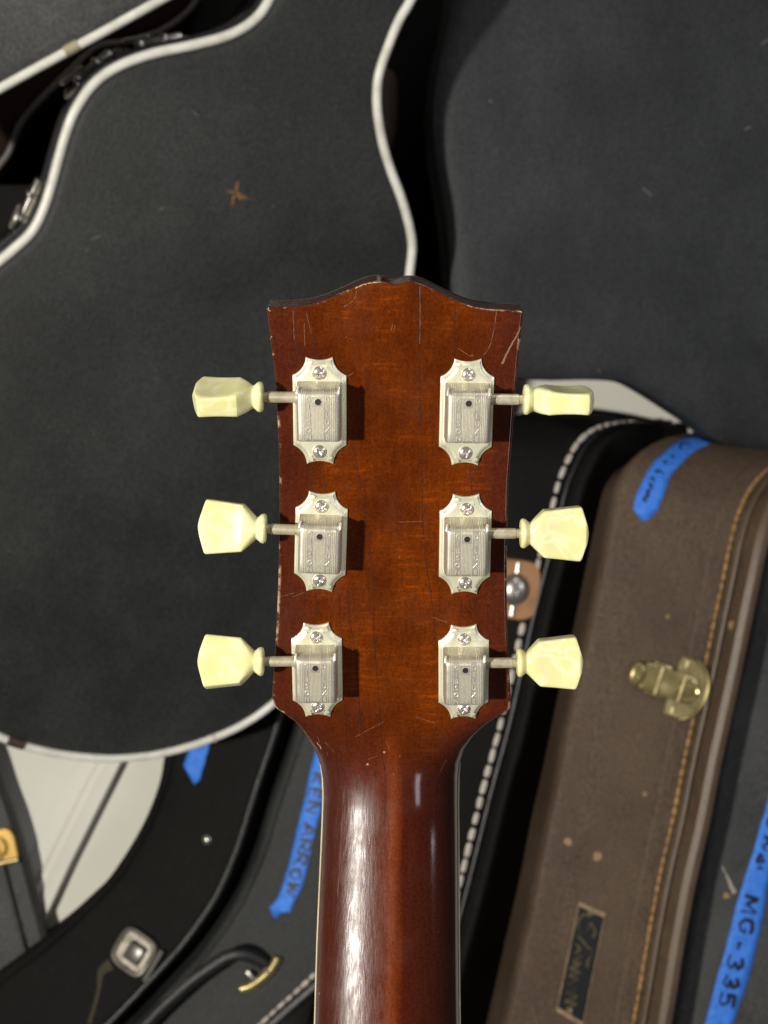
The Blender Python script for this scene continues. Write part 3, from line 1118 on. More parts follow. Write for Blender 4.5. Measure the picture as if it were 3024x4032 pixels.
arc = [Vector((0.016 + 0.0220 * math.cos(a), 0.0305 * math.sin(a), 0.0034)) for a in [math.radians(x) for x in range(-85, 86, 10)]]
link("flange_rim", mesh_data("flange_rim", *xform(tube(arc, 0.0022, 8), T)), M['brass'], latch)
for yy in (-0.024, 0.024):
    V, F = tube([Vector((0.010, yy - 0.003, 0.004)), Vector((0.010, yy + 0.003, 0.004))], 0.0018, 8)
    link("hinge_pin", mesh_data("hinge_pin", *xform((V, F), T)), M['brass_bar'], latch)
vs, fs = [], []
for i in range(8):
    ph = i / 7 * math.pi
    for k in range(16):
        a = 2 * math.pi * k / 16
        vs.append(Vector((-0.034 - 0.009 * math.cos(ph), 0.0118 * math.sin(ph) ** 0.6 * math.cos(a), 0.006 + 0.0035 * math.sin(ph) * math.sin(a))))
for i in range(7):
    for k in range(16):
        fs.append((i * 16 + k, i * 16 + (k + 1) % 16, (i + 1) * 16 + (k + 1) % 16, (i + 1) * 16 + k))
link("thumb_tab", mesh_data("thumb_tab", *xform((vs, fs), T)), M['brass'], latch)
# name plate
cor = [(2279, 3547), (2384, 3594), (2293, 4040), (2188, 3978)]
C3 = [sF.hit(x, y, 0.0) for x, y in cor]
nn = sum((c[1] for c in C3), Vector()).normalized()


def slab(pts3, n, h0, h1):
    k = len(pts3)
    V = [p + n * h0 for p in pts3] + [p + n * h1 for p in pts3]
    F = [tuple(range(k))[::-1], tuple(range(k, 2 * k))] + [(i, (i + 1) % k, k + (i + 1) % k, k + i) for i in range(k)]
    return V, F


V, F = slab([c[0] for c in C3], nn, -0.001, 0.0022)
plate = part("name_plate", V, F, M['plate_edge'], caseF, False, label="small black name plate with worn gilt script")
ORG[plate] = ORG[caseF]
cen = sum((c[0] for c in C3), Vector()) / 4
ins = [cen + (c[0] - cen) * 0.94 + (cen - c[0]).normalized() * 0.0012 for c in C3]
V, F = slab(ins, nn, 0.001, 0.0027)
field = part("plate_field", V, F, M['plate_black'], plate, False)
sP = Surf([field])
scr = zoomed(2100, 3500, 4.157, [
    [(950, 380), (930, 440), (820, 420), (740, 520), (730, 640), (790, 720), (880, 680), (930, 560), (990, 640), (1010, 720), (960, 800)],
    [(720, 760), (800, 840), (900, 960), (970, 1000), (940, 1100), (890, 1180), (880, 1290)],
    [(700, 900), (760, 980), (690, 1060), (800, 1090), (660, 1180), (790, 1220)],
    [(640, 1210), (740, 1250), (600, 1300), (760, 1360), (580, 1420), (740, 1480), (560, 1560), (720, 1640), (540, 1700),
     (720, 1760), (520, 1840), (700, 1880), (560, 1960), (600, 2050)]])
V, F = strokes_on(sP, scr, lambda t: 0.0016 + 0.0012 * math.sin(9 * t), 0.0003, 0.5, 6)
part("script_lettering", V, F, M['plate_gold'], plate, False)
strokes_each("worn_corner", sP, zoomed(2100, 3500, 4.157, [[(955, 350), (945, 410)], [(585, 1960), (570, 2060)]]), 0.0060, 0.0002,
             M['plate_edge'], plate)
for x, y, rr in ((2236, 3314, 0.0040), (2352, 3371, 0.0046), (2538, 3125, 0.0022), (2628, 2428, 0.0022), (2884, 2462, 0.0045)):
    h, nr = sF.hit(x, y, 0.0003)
    t1 = nr.orthogonal().normalized()
    t2 = nr.cross(t1)
    ring = [h + (t1 * math.cos(a) + t2 * math.sin(a)) * rr * random.uniform(0.9, 1.1) for a in [2 * math.pi * k / 14 for k in range(14)]]
    V, F = slab(ring, nr, 0, 0.0006)
    part("worn_spot", V, F, M['tan_spot'], caseF, False)
tape_strip(caseF, sF, [(2745, 1716), (2693, 1729), (2652, 1751), (2609, 1789), (2573, 1821), (2541, 1874), (2517, 1922), (2500, 1965), (2493, 2006)],
           [(2800, 1748), (2753, 1768), (2705, 1804), (2669, 1840), (2638, 1878), (2622, 1925), (2606, 1970), (2592, 2004)],
           [(2560, 2040), (2532, 2054)],
           zoomed(2440, 1700, 4.1475, [[(1150, 200), (1060, 190), (1000, 210), (980, 290)], [(830, 400), (870, 415), (900, 430)], [(730, 520), (745, 490), (760, 470)],
                                       [(580, 660), (650, 640), (720, 690)], [(520, 740), (540, 770), (570, 820)], [(480, 850), (520, 900), (480, 960)],
                                       [(470, 940), (440, 1060), (380, 1110), (450, 1150)]]),
           "blue masking tape with dark handwriting on the brown shoulder", 0.0009, 0.0036)

# --- G: grey case at the lower right edge of the picture
rowsG = [((2560, 4480), (3330, 4560), 1.31), ((2640, 4032), (3420, 4110), 1.31), ((2750, 3405), (3530, 3490), 1.31), ((2840, 2910), (3620, 2990), 1.31),
         ((2980, 2300), (3760, 2380), 1.31), ((3070, 1950), (3850, 2020), 1.33), ((3160, 1780), (3900, 1840), 1.40)]
profG = [(0, -0.02), (0.01, -0.008), (0.04, -0.001), (0.10, 0.0), (0.5, 0.002), (0.9, 0), (1, -0.02)]
caseG, shellG, atG, _ = book_case("guitar_case", rowsG, fine(profG), (0, 0.13, 0), (0, 0.13, 0), M['tolex_grey'],
                                  "grey guitar case at the right edge with a long lettered blue tape strip")
sG = Surf([shellG])
tape_strip(caseG, sG, [(3080, 2890), (3050, 3030), (3022, 3150), (2970, 3332), (2906, 3538), (2868, 3690), (2826, 3837), (2774, 4032), (2730, 4200)],
           [(3190, 2920), (3130, 3060), (3100, 3180), (3062, 3340), (3024, 3485), (2991, 3669), (2944, 3858), (2885, 4032), (2835, 4220)], [],
           hand_text("MG-335", [(2960, 3528), (2938, 3625), (2905, 3750), (2872, 3880), (2850, 3985)], 56, 0.34)
           + zoomed(2700, 3100, 2.373, [[(800, 280), (765, 330), (790, 400)], [(735, 460), (785, 500), (720, 560), (760, 592)],
                                        [(712, 618), (668, 690), (735, 690), (695, 640)], [(672, 745), (722, 765)]]),
           "long blue masking tape with large handwriting on the grey case", 0.0009, 0.0042)
V, F = strokes_on(sG, zoomed(2700, 3100, 2.373, [[(340, 740), (400, 860), (450, 990)]]), lambda t: 0.0014 + 0.005 * max(0, t - 0.3), 0.0006, 2)
part("scuff_mark", V, F, M['scuff_pale'], caseG, False)
V, F = strokes_on(sG, zoomed(2700, 3100, 2.373, [[(350, 1015), (400, 1005)]]), 0.006, 0.0006, 2)
part("scuff_mark", V, F, M['tan_spot'], caseG, False)

# --- H1 and H2: curved black cases at the lower left
RH = [(1190, 2560), (1150, 2720), (1105, 2880), (1066, 2998), (1019, 3139), (964, 3318), (901, 3474), (846, 3576), (745, 3717), (627, 3850), (470, 4015), (330, 4150), (150, 4330)]
LH = [(670, 2690), (640, 2850), (619, 2982), (603, 3076), (564, 3186), (517, 3280), (454, 3382), (392, 3466), (300, 3556), (196, 3650), (70, 3745), (-70, 3850), (-250, 4000)]
rowsH = [(l, r, 1.40, 1.36) for l, r in zip(LH, RH)]
profH = [(0, -0.03), (0.01, -0.018), (0.04, -0.006), (0.08, -0.001), (0.125, 0.001), (0.14, -0.002), (0.155, 0.001), (0.3, 0.002), (0.6, 0.002),
         (0.9, 0.001), (0.93, -0.002), (0.955, 0.003), (0.975, 0.004), (0.99, -0.002), (1.0, -0.012)]
caseH, shellH, atH, _ = book_case("guitar_case", rowsH, fine(profH), (0.0, 0.07, 0), (0.02, 0.09, 0), M['tolex_black'],
                                  "black curved guitar case with a silver latch against the white wall at lower left")
seam(caseH, atH, 0.968, -0.0005, 0.0036, M['black_gloss'], "rolled_edge")
sH = Surf([shellH])
tape_strip(caseH, sH, [(790, 2850), (752, 2935), (724, 3012)], [(845, 2850), (815, 2980), (788, 3072)], [(766, 3090)], [],
           "torn end of blue tape under the white piped case")
h, nr = sH.hit(815, 3306, 0.0)
T = Matrix.Translation(h - ORG[caseH]) @ nr.to_track_quat('Z', 'Y').to_matrix().to_4x4()
vs, fs = [], []
for i in range(6):
    ph = i / 5 * math.pi / 2
    for k in range(14):
        a = 2 * math.pi * k / 14
        vs.append(Vector((0.0055 * math.cos(ph) * math.cos(a), 0.0055 * math.cos(ph) * math.sin(a), 0.004 * math.sin(ph))))
for i in range(5):
    for k in range(14):
        fs.append((i * 14 + k, i * 14 + (k + 1) % 14, (i + 1) * 14 + (k + 1) % 14, (i + 1) * 14 + k))
link("rivet", mesh_data("rivet", *xform((vs, fs), T)), M['steel'], caseH)
Mx, ln = frame_at(sH, (475, 3700), (600, 3790))
T = Matrix.Translation(-ORG[caseH]) @ Mx
pts = []
for k in range(36):
    a = 2 * math.pi * k / 36
    c, s = math.cos(a), math.sin(a)
    pts.append((0.022 * math.copysign(abs(c) ** 0.5, c), 0.021 * math.copysign(abs(s) ** 0.5, s)))
latch = link("latch", mesh_data("latch", *xform(prism(pts, 0, 0.006, 0.002), T)), M['steel_dull'], caseH, label="square silver latch")
ORG[latch] = ORG[caseH]
loop = [Vector((p[0] * 0.92, p[1] * 0.92, 0.0075)) for p in pts]
link("latch_rim", mesh_data("latch_rim", *xform(tube(loop, 0.0026, 8, True), T)), M['steel_dull'], latch)
link("lever", mesh_data("lever", *xform(xform(rbox((0.020, 0.020, 0.007), 0.002), Matrix.Translation((0.002, 0, 0.009))), T)), M['latch_dark'], latch)
V, F = tube([Vector((0.026, y, 0.006)) for y in (-0.018, -0.009, 0, 0.009, 0.018)], 0.0032, 8)
link("hinge_pin", mesh_data("hinge_pin", *xform((V, F), T)), M['steel'], latch)
V, F = strokes_on(sH, zoomed(0, 3200, 1.276, [[(560, 760), (510, 800), (500, 880), (480, 960), (450, 1060)]]), lambda t: 0.012 - 0.008 * min(1, 2 * t), 0.0012)
part("leather_strap", V, F, M['strap'], caseH, False)

L2 = [(1228, 2572), (1187, 2735), (1142, 2890), (1102, 3010), (1054, 3150), (1000, 3330), (936, 3490), (880, 3595), (780, 3740), (662, 3875), (505, 4040), (365, 4180), (190, 4350)]
R2 = [(1745, 2700), (1720, 2860), (1690, 3020), (1650, 3200), (1600, 3380), (1540, 3540), (1455, 3680), (1375, 3790), (1270, 3890), (1160, 3985), (1060, 4075), (940, 4180), (800, 4330)]
rows2 = [(l, r, 1.345, 1.315) for l, r in zip(L2, R2)]
prof2 = [(0, -0.024), (0.01, -0.012), (0.03, -0.005), (0.07, -0.001), (0.085, -0.002), (0.10, 0.0005), (0.18, 0.001), (0.5, 0.004), (0.80, 0.002), (0.875, 0.0005),
         (0.905, -0.003), (0.94, 0.004), (0.97, 0.002), (1.0, -0.012)]
caseI, shellI, atI, _ = book_case("guitar_case", rows2, fine(prof2), (-0.02, 0.09, 0), (0.0, 0.12, 0), M['tolex_charcoal'],
                                  "dark guitar case with carrying handle and lettered blue tape left of the neck")
stitches(caseI, atI, 0.868, M['stitch_white'], 0.0112, 0.0108, 0.0026, 0.45, 1.0)
seam(caseI, atI, 0.945, 0.0, 0.0052, M['black_gloss'], "rolled_edge")
sI = Surf([shellI])
tape_strip(caseI, sI, [(1255, 2900), (1240, 2969), (1221, 3045), (1202, 3140), (1177, 3235), (1152, 3346), (1127, 3440), (1095, 3535), (1063, 3570)],
           [(1330, 2930), (1310, 3000), (1290, 3085), (1269, 3171), (1244, 3266), (1225, 3355), (1203, 3444), (1180, 3513), (1150, 3570), (1149, 3590)],
           [(1108, 3594), (1085, 3618), (1070, 3596)],
           hand_text("KEN ARROW", [(1262, 3050), (1241, 3140), (1216, 3240), (1192, 3345), (1168, 3440), (1135, 3545)], 46),
           "blue masking tape with handwriting beside the neck", 0.0009, 0.0036)
# carrying handle with gilt end loop
hp = [sI.hit(x, y, hgt)[0] for x, y, hgt in ((560, 4090, 0.022), (620, 4010, 0.024), (700, 3930, 0.026), (790, 3855, 0.027), (870, 3795, 0.027),
                                            (930, 3755, 0.027), (975, 3745, 0.024), (1015, 3760, 0.016), (1050, 3790, 0.008))]
hp = catmull(hp, 5)
V, F = tube(hp, lambda i: 0.0072 if i < len(hp) * 0.62 else 0.0066, 12)
handle = part("handle", V, F, M['black_gloss'], caseI, label="black carrying handle with gilt fittings")
gl = [sI.hit(x, y, 0.004)[0] for x, y in ((955, 3890), (985, 3882), (1015, 3864), (1045, 3840), (1072, 3812), (1092, 3780), (1098, 3765))]
V, F = tube(catmull(gl, 4), 0.0052, 10)
part("handle_bracket", V, F, M['brass'], handle)
for (xa, ya), (xb, yb) in (((985, 3822), (1018, 3858)), ((1036, 3790), (1064, 3822))):
    V, F = tube([sI.hit(xa, ya, 0.009)[0], sI.hit((xa + xb) / 2, (ya + yb) / 2, 0.009)[0], sI.hit(xb, yb, 0.006)[0]], 0.0030, 8)
    part("handle_ring", V, F, M['steel'], handle)

# --- J: grey case at the lower left corner with a gold latch
RJ = [(-60, 2880), (-20, 2985), (17, 3100), (63, 3226), (110, 3395), (169, 3618), (206, 3757), (236, 3900), (262, 4032), (300, 4230), (330, 4400)]
LJ = [(-560, 2930), (-530, 3040), (-500, 3160), (-460, 3290), (-420, 3450), (-370, 3680), (-340, 3820), (-310, 3960), (-280, 4090), (-250, 4290), (-220, 4460)]
rowsJ = [(l, r, 1.425, 1.445) for l, r in zip(LJ, RJ)]
profJ = [(0, -0.02), (0.02, -0.003), (0.10, 0.0), (0.5, 0.0), (0.80, 0.0), (0.812, 0.004), (0.83, -0.003), (0.90, -0.003), (0.945, -0.003), (0.955, -0.0065),
         (0.965, -0.002), (0.975, -0.0015), (0.982, -0.006), (0.99, -0.004), (1.0, -0.016)]
caseJ, shellJ, atJ, _ = book_case("guitar_case", rowsJ, fine(profJ, 2), (0.0, 0.03, 0), (-0.01, 0.02, 0), M['tolex_grey'],
                                  "grey guitar case with a gold latch cut off by the lower left corner")
sJ = Surf([shellJ])
Mx, ln = frame_at(sJ, (10, 3250), (40, 3400))
T = Matrix.Translation(-ORG[caseJ]) @ Mx
pts = [(-0.020, -0.034), (-0.020, 0.004), (-0.016, 0.009), (-0.008, 0.012), (0.014, 0.0125), (0.019, 0.010), (0.019, -0.034)]
latch = link("latch", mesh_data("latch", *xform(prism(pts, 0, 0.006, 0.0015), T)), M['gold'], caseJ, label="shiny gold latch on the grey case")
ORG[latch] = ORG[caseJ]
loop = [Vector((0.012 * math.cos(a), -0.012 + 0.013 * math.sin(a), 0.0075)) for a in [2 * math.pi * k / 24 for k in range(24)]]
link("bail", mesh_data("bail", *xform(tube(loop, 0.0022, 8, True), T)), M['gold'], latch)
V, F = tube([Vector((0.0185, y, 0.005)) for y in (-0.034, -0.02, -0.005, 0.011)], 0.0034, 10)
link("flange_rim", mesh_data("flange_rim", *xform((V, F), T)), M['brass'], latch)


# ================================================================== the guitar
TILT = math.radians(17)
TT = math.tan(TILT)


def head_d(py):
    return 0.4 / (1 + TT * (2016 - py) / FPX)


# ridge of the back of the neck: follows the headstock plane, then bends into the neck
RIDGE = []
y, z = head_d(2880), (2016 - 2880) / FPX * head_d(2880)
sl = -TT
RIDGE.append((2880.0, y))
while True:
    dz = -0.0005
    t = smooth(-0.076, -0.112, z)
    sl = -TT * (1 - t) + 0.185 * t
    y += sl * dz
    z += dz
    py = 2016 - z / y * FPX
    RIDGE.append((py, y))
    if py > 4400:
        break


def ridge_d(py):
    return head_d(py) if py <= 2880 else interp(RIDGE, py)


LT = [(1100, 1046), (1209, 1050), (1290, 1060), (1400, 1074), (1480, 1083), (1600, 1091), (1750, 1097), (1900, 1100), (2050, 1100.5), (2200, 1098), (2350, 1094),
      (2500, 1087), (2620, 1080), (2720, 1073), (2765, 1070), (2776, 1074), (2790, 1090), (2815, 1124), (2844, 1162), (2880, 1190), (2923, 1214), (2960, 1232), (3001, 1249), (3050, 1262),
      (3110, 1271), (3182, 1274), (3332, 1269), (3543, 1260), (3784, 1250), (4032, 1243), (4300, 1236)]
RT = [(1100, 2064), (1224, 2061), (1300, 2053), (1400, 2043), (1560, 2028), (1750, 2014), (1900, 2003), (2050, 1998), (2200, 1995.5), (2350, 1995), (2500, 1998),
      (2620, 2004), (2700, 2009), (2770, 2012), (2792, 2008), (2800, 1996), (2828, 1952), (2863, 1905), (2911, 1862), (2971, 1828), (3037, 1812), (3100, 1806),
      (3200, 1804), (3483, 1806), (3784, 1807), (4032, 1809), (4300, 1812)]
TOP = [(1046, 1207), (1090, 1208), (1133, 1208), (1180, 1204), (1219, 1197), (1260, 1187), (1298, 1172), (1335, 1157), (1371, 1140), (1403, 1125), (1431, 1114), (1455, 1107), (1477, 1104),
       (1500, 1105), (1517, 1109), (1535, 1117), (1550, 1121), (1566, 1119), (1584, 1113), (1604, 1108), (1623, 1107), (1643, 1109), (1663, 1115), (1690, 1128), (1716, 1142), (1748, 1158), (1782, 1174), (1818, 1190),
       (1855, 1203), (1890, 1210), (1928, 1215), (1960, 1217), (1995, 1219), (2064, 1223)]
gb = U(1512, 4200, 0.43)
guitar = empty("guitar", gb, "old reddish brown guitar headstock and neck seen from the back with six cream tuner buttons", "guitar")
ORG[guitar] = gb

# columns: denser near the sides
dm = [0, 0.06, 0.15, 0.3, 0.5, 0.75, 1.05, 1.6, 2.4, 3.4, 4.6, 6, 8, 10, 12.5, 15, 18, 21, 24, 27, 30, 33, 36]
tc = [-1 + d / 39.5 for d in dm]
tc = tc + [0.0] + [-t for t in tc[::-1]]
NC = len(tc)
rowsN = []
for e in (0, 0.06, 0.15, 0.3, 0.5, 0.75, 1.05, 1.6, 2.5, 4, 6, 9, 13, 17, 21):
    rowsN.append(('top', e))
py = 1460
while py < 4300:
    rowsN.append(('py', py))
    py += 6 if 2740 < py < 2830 else (12 if 2830 < py < 3350 else 40)
V, EDGE, ACR, ALN, SID = [], [], [], [], []
BACK = []
FRONT = []


def edge_drop(e, r=0.95):
    if e >= r:
        return 0.0
    q = (r - max(0, e)) / r
    return r * (1 - math.sqrt(max(0, 1 - q * q)))


nb = 0
for kind, val in rowsN:
    br, fr = [], []
    for t in tc:
        x0 = 1046 + (t + 1) / 2 * (2064 - 1046)
        if kind == 'top':
            yt = interp(TOP, x0)
            yb = 1460
            span = (yb - yt) * 0.08
            pyy = yt + (yb - yt) * min(1, val / 26.0)
            e_top = val
        else:
            pyy = val
            e_top = 30
        d = ridge_d(pyy)
        l, r = interp(LT, pyy), interp(RT, pyy)
        if kind == 'top':
            # keep the upper corners square
            k = min(1, val / 10.0)
            x = l + (t + 1) / 2 * (r - l)
        x = l + (t + 1) / 2 * (r - l)
        m = smooth(2785, 3120, pyy)
        half = (r - l) / 2 / FPX * d * 1000
        e_side = (1 - abs(t)) * half
        e = min(e_side, e_top)
        off = (1 - m) * edge_drop(e, 0.85) + m * 18.5 * (1 - (max(0.0, 1 - abs(t) ** 2.35)) ** (1 / 2.35))
        dd = d + off / 1000
        px_edge = (x - 1512) / FPX
        p = Vector((px_edge * dd, dd, CZ + (2016 - pyy) / FPX * d))
        # perspective of the recessed side keeps its silhouette; front point straight behind it
        thick = (13.2 * (1 - m) + 19.5 * m) / 1000
        nrm = Vector((0, math.cos(TILT) * (1 - m) + m, math.sin(TILT) * (1 - m))).normalized()
        ridge_p = Vector((p.x, d, p.z))
        f = ridge_p + nrm * thick
        br.append(p)
        fr.append(f)
        EDGE.append(e)
        ACR.append(abs(t))
        SID.append((t + 1) / 2)
        ALN.append(m)
    BACK.append(br)
    FRONT.append(fr)
NR = len(BACK)
V = [p for r in BACK for p in r]
F = []
for i in range(NR - 1):
    for k in range(NC - 1):
        F.append((i * NC + k, i * NC + k + 1, (i + 1) * NC + k + 1, (i + 1) * NC + k))
b2 = len(V)
# boundary walls: left column, top row, right column
loopB = [(i, 0) for i in range(NR - 1, 0, -1)] + [(0, k) for k in range(NC)] + [(i, NC - 1) for i in range(1, NR)]
for (i, k) in loopB:
    V.append(FRONT[i][k])
    EDGE.append(3.0)
    ACR.append(1.0)
    SID.append(0.0 if k == 0 else 1.0)
    ALN.append(smooth(2785, 3120, rowsN[i][1]) if rowsN[i][0] == 'py' else 0)
# a mid ring close to the edge keeps the worn line narrow
b3 = len(V)
for (i, k) in loopB:
    V.append(BACK[i][k].lerp(FRONT[i][k], 0.10))
    EDGE.append(0.9)
    ACR.append(1.0)
    SID.append(0.0 if k == 0 else 1.0)
    ALN.append(smooth(2785, 3120, rowsN[i][1]) if rowsN[i][0] == 'py' else 0)
for q in range(len(loopB) - 1):
    a = loopB[q][0] * NC + loopB[q][1]
    c = loopB[q + 1][0] * NC + loopB[q + 1][1]
    F.append((a, c, b3 + q + 1, b3 + q))
    F.append((b3 + q, b3 + q + 1, b2 + q + 1, b2 + q))
# front closing strip
nl = NR - 1
for i in range(NR - 1):
    pass
me = bpy.data.meshes.new("neck")
me.from_pydata([tuple(v - gb) for v in V], [], F)
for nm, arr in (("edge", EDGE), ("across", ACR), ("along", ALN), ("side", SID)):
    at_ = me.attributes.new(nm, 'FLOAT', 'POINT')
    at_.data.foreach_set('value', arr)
bm = bmesh.new()
bm.from_mesh(me)
bmesh.ops.recalc_face_normals(bm, faces=bm.faces)
bm.to_mesh(me)
bm.free()
for p in me.polygons:
    p.use_smooth = True
me.set_sharp_from_angle(angle=math.radians(38))
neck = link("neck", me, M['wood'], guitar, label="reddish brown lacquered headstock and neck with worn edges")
ORG[neck] = gb
if True:
    # make sure the back faces the viewer
    ctr = me.polygons[(NR // 3) * (NC - 1) + NC // 2]
    if ctr.normal.y > 0:
        me.flip_normals()

# dark face veneer of the headstock
outl = []
iv = [i for i, r in enumerate(rowsN) if r[0] == 'top' or r[1] <= 2800]
for i in iv[::-1]:
    outl.append(FRONT[i][0])
for k in range(1, NC - 1):
    outl.append(FRONT[0][k])
for i in iv:
    outl.append(FRONT[i][-1])
nh = Vector((0, math.cos(TILT), math.sin(TILT)))
ex, ey = Vector((1, 0, 0)), Vector((0, -math.sin(TILT), math.cos(TILT)))
o_ = outl[0]
P2 = [Vector(((p - o_).dot(ex), (p - o_).dot(ey))) for p in outl]
inn = inward(P2)
n = len(P2)
V, F = [], []
lv = [(0.0004, 0.0), (-0.00012, 0.00012), (-0.00012, 0.0017), (0.0004, 0.0021)]
for ins, h in lv:
    for p, m in zip(P2, inn):
        q = p + m * ins
        V.append(o_ + ex * q.x + ey * q.y + nh * (h + 0.00003))
for l in range(len(lv) - 1):
    for i in range(n):
        j = (i + 1) % n
        F.append((l * n + i, l * n + j, (l + 1) * n + j, (l + 1) * n + i))
for l in (0, len(lv) - 1):
    tri = tessellate_polygon([[(p.x, p.y, 0) for p in P2]])
    F += [tuple(l * n + i for i in t) for t in tri]
part("face_veneer", V, F, M['veneer'], guitar)

# fingerboard and its cream binding along the neck
ib = [i for i, r in enumerate(rowsN) if r[0] == 'py' and r[1] > 3040]
V, F = [], []
for i in ib:
    l, r = FRONT[i][0], FRONT[i][-1]
    V += [l + Vector((0.0004, 0.0001, 0)), r + Vector((-0.0004, 0.0001, 0)), r + Vector((-0.0004, 0.0060, 0)), l + Vector((0.0004, 0.0060, 0))]
for q in range(len(ib) - 1):
    for k in range(4):
        F.append((q * 4 + k, q * 4 + (k + 1) % 4, q * 4 + 4 + (k + 1) % 4, q * 4 + 4 + k))
F += [(0, 1, 2, 3), tuple(len(V) - 4 + k for k in range(4))[::-1]]
part("fingerboard", V, F, M['rosewood'], guitar, True, 30)
for side in (0, -1):
    sgn = -1 if side == 0 else 1
    V, F = [], []
    for i in ib:
        p = FRONT[i][side] + Vector((0, 0.0001, 0))
        for dx, dy in ((-0.0003, 0.0), (0.00022, 0.0), (0.00022, 0.0055), (-0.0003, 0.0055)):
            V.append(p + Vector((sgn * dx + sgn * 0.00022, dy, 0)))
    for q in range(len(ib) - 1):
        for k in range(4):
            F.append((q * 4 + k, q * 4 + (k + 1) % 4, q * 4 + 4 + (k + 1) % 4, q * 4 + 4 + k))
    F += [(0, 1, 2, 3), tuple(len(V) - 4 + k for k in range(4))[::-1]]
    part("binding", V, F, M['binding'], guitar, True, 30)

# finish cracks and scratches
sN = Surf([neck])
Z1 = lambda L: zoomed(1000, 1050, 1.508, L)
Z2 = lambda L: zoomed(1000, 1900, 1.508, L)
Z8 = lambda L: zoomed(1100, 2700, 1.661, L)
dark = Z1([[(975, 105), (980, 300), (978, 450), (985, 700), (990, 900), (995, 1100), (1000, 1400)],
           [(1200, 205), (1188, 330), (1190, 500), (1195, 540)], [(340, 1190), (350, 1300), (352, 1330)], [(412, 1190), (420, 1330)],
           [(240, 262), (248, 360), (250, 450), (262, 560)], [(305, 262), (340, 400), (372, 520), (375, 545)],
           [(1280, 1190), (1290, 1290), (1292, 1350)]])
dark += Z2([[(1000, 120), (1000, 200), (1020, 450), (1040, 600), (1065, 780), (1075, 950)],
            [(600, -180), (630, 20), (660, 200), (690, 400), (705, 600), (712, 900), (735, 1200), (755, 1450), (765, 1600)],
            [(560, 640), (562, 700), (575, 850), (600, 1000), (620, 1250), (640, 1500)], [(545, 1330), (555, 1600)],
            [(365, 660), (372, 790)], [(505, 680), (510, 800), (520, 900)], [(1230, 680), (1235, 800)], [(1312, 680), (1318, 790)]])
dark += Z8([[(665, 420), (690, 560), (692, 700), (690, 900)], [(565, 700), (570, 880)]])
strokes_each("finish_crack", sN, dark, lambda t: 0.00017 + 0.00007 * math.sin(31 * t), 0.00004, M['crack_dark'], neck, 0.8, 10)
pale = Z1([[(1440, 265), (1420, 400), (1395, 480), (1360, 530)], [(610, 140), (590, 200), (530, 240)], [(298, 330), (302, 470)],
           [(800, 262), (802, 275)], [(545, 425), (550, 415)], [(815, 375), (825, 340)], [(832, 372), (838, 345)], [(1210, 485), (1290, 535)],
           [(590, 630), (540, 660)], [(232, 262), (240, 440)], [(312, 275), (342, 400)], [(985, 120), (986, 300), (984, 460)]])
pale += Z2([[(110, 690), (240, 655)], [(300, 650), (230, 680)], [(600, 1510), (770, 1420)], [(1060, 800), (1150, 830)], [(1000, 230), (860, 235)],
            [(420, 1540), (480, 1600)], [(960, 1390), (1080, 1430)]])
pale += Z8([[(580, 480), (640, 460)], [(420, 700), (410, 900), (395, 1150), (380, 1400)], [(600, 880), (605, 1150), (600, 1400)], [(1055, 560), (1090, 480)],
            [(250, 330), (262, 370)], [(310, 430), (318, 460)], [(500, 1330), (430, 1500)], [(700, 360), (720, 420)]])
strokes_each("scratch", sN, pale, lambda t: 0.00009 + 0.00005 * math.sin(23 * t), 0.00004, M['crack_pale'], neck, 0.8, 8)
V, F = strokes_on(sN, Z1([[(1587, 350), (1560, 410), (1520, 480), (1495, 530), (1474, 577)]]), lambda t: 0.0003 + 0.00035 * t, 0.00005, 1.0, 8)
part("scratch", V, F, M['crack_pale'], neck, False, label="pale scratch below the upper right corner")

M['chip'] = plain('bare_wood_chip', (0.50, 0.40, 0.24), 0.6, 0, 0.3, 500, (0.30, 0.17, 0.09))
strokes_each("edge_chip", sN, Z1([[(605, 128), (650, 108), (700, 96), (755, 93)], [(492, 166), (530, 152), (562, 140)], [(1060, 128), (1120, 158), (1190, 192), (1280, 232)],
                                   [(1560, 262), (1592, 272)], [(80, 250), (95, 262)], [(92, 420), (100, 436)]]),
             lambda t: 0.00008 + 0.00028 * abs(math.sin(17 * t + 1)), 0.00005, M['chip'], neck, 2.0, 8)
strokes_each("edge_chip", sN, Z2([[(118, 1290), (130, 1330), (180, 1365)], [(375, 1540), (400, 1580)]]), lambda t: 0.0002 + 0.0002 * abs(math.sin(13 * t)), 0.00005, M['chip'], neck, 2.0, 8)

# ------------------------------------------------------------------ tuning machines (millimetres, then scaled)
MM = 0.001


def arc_pts(a, b, sag, n=9):
    """concave arc from a to b, bulging to the inside (right of a->b when sag>0)"""
    a, b = Vector(a), Vector(b)
    mid = (a + b) / 2
    d = (b - a)
    nrm = Vector((d.y, -d.x)).normalized()
    out = []
    for k in range(n):
        t = k / n
        out.append(a.lerp(b, t) + nrm * sag * 4 * t * (1 - t))
    return out


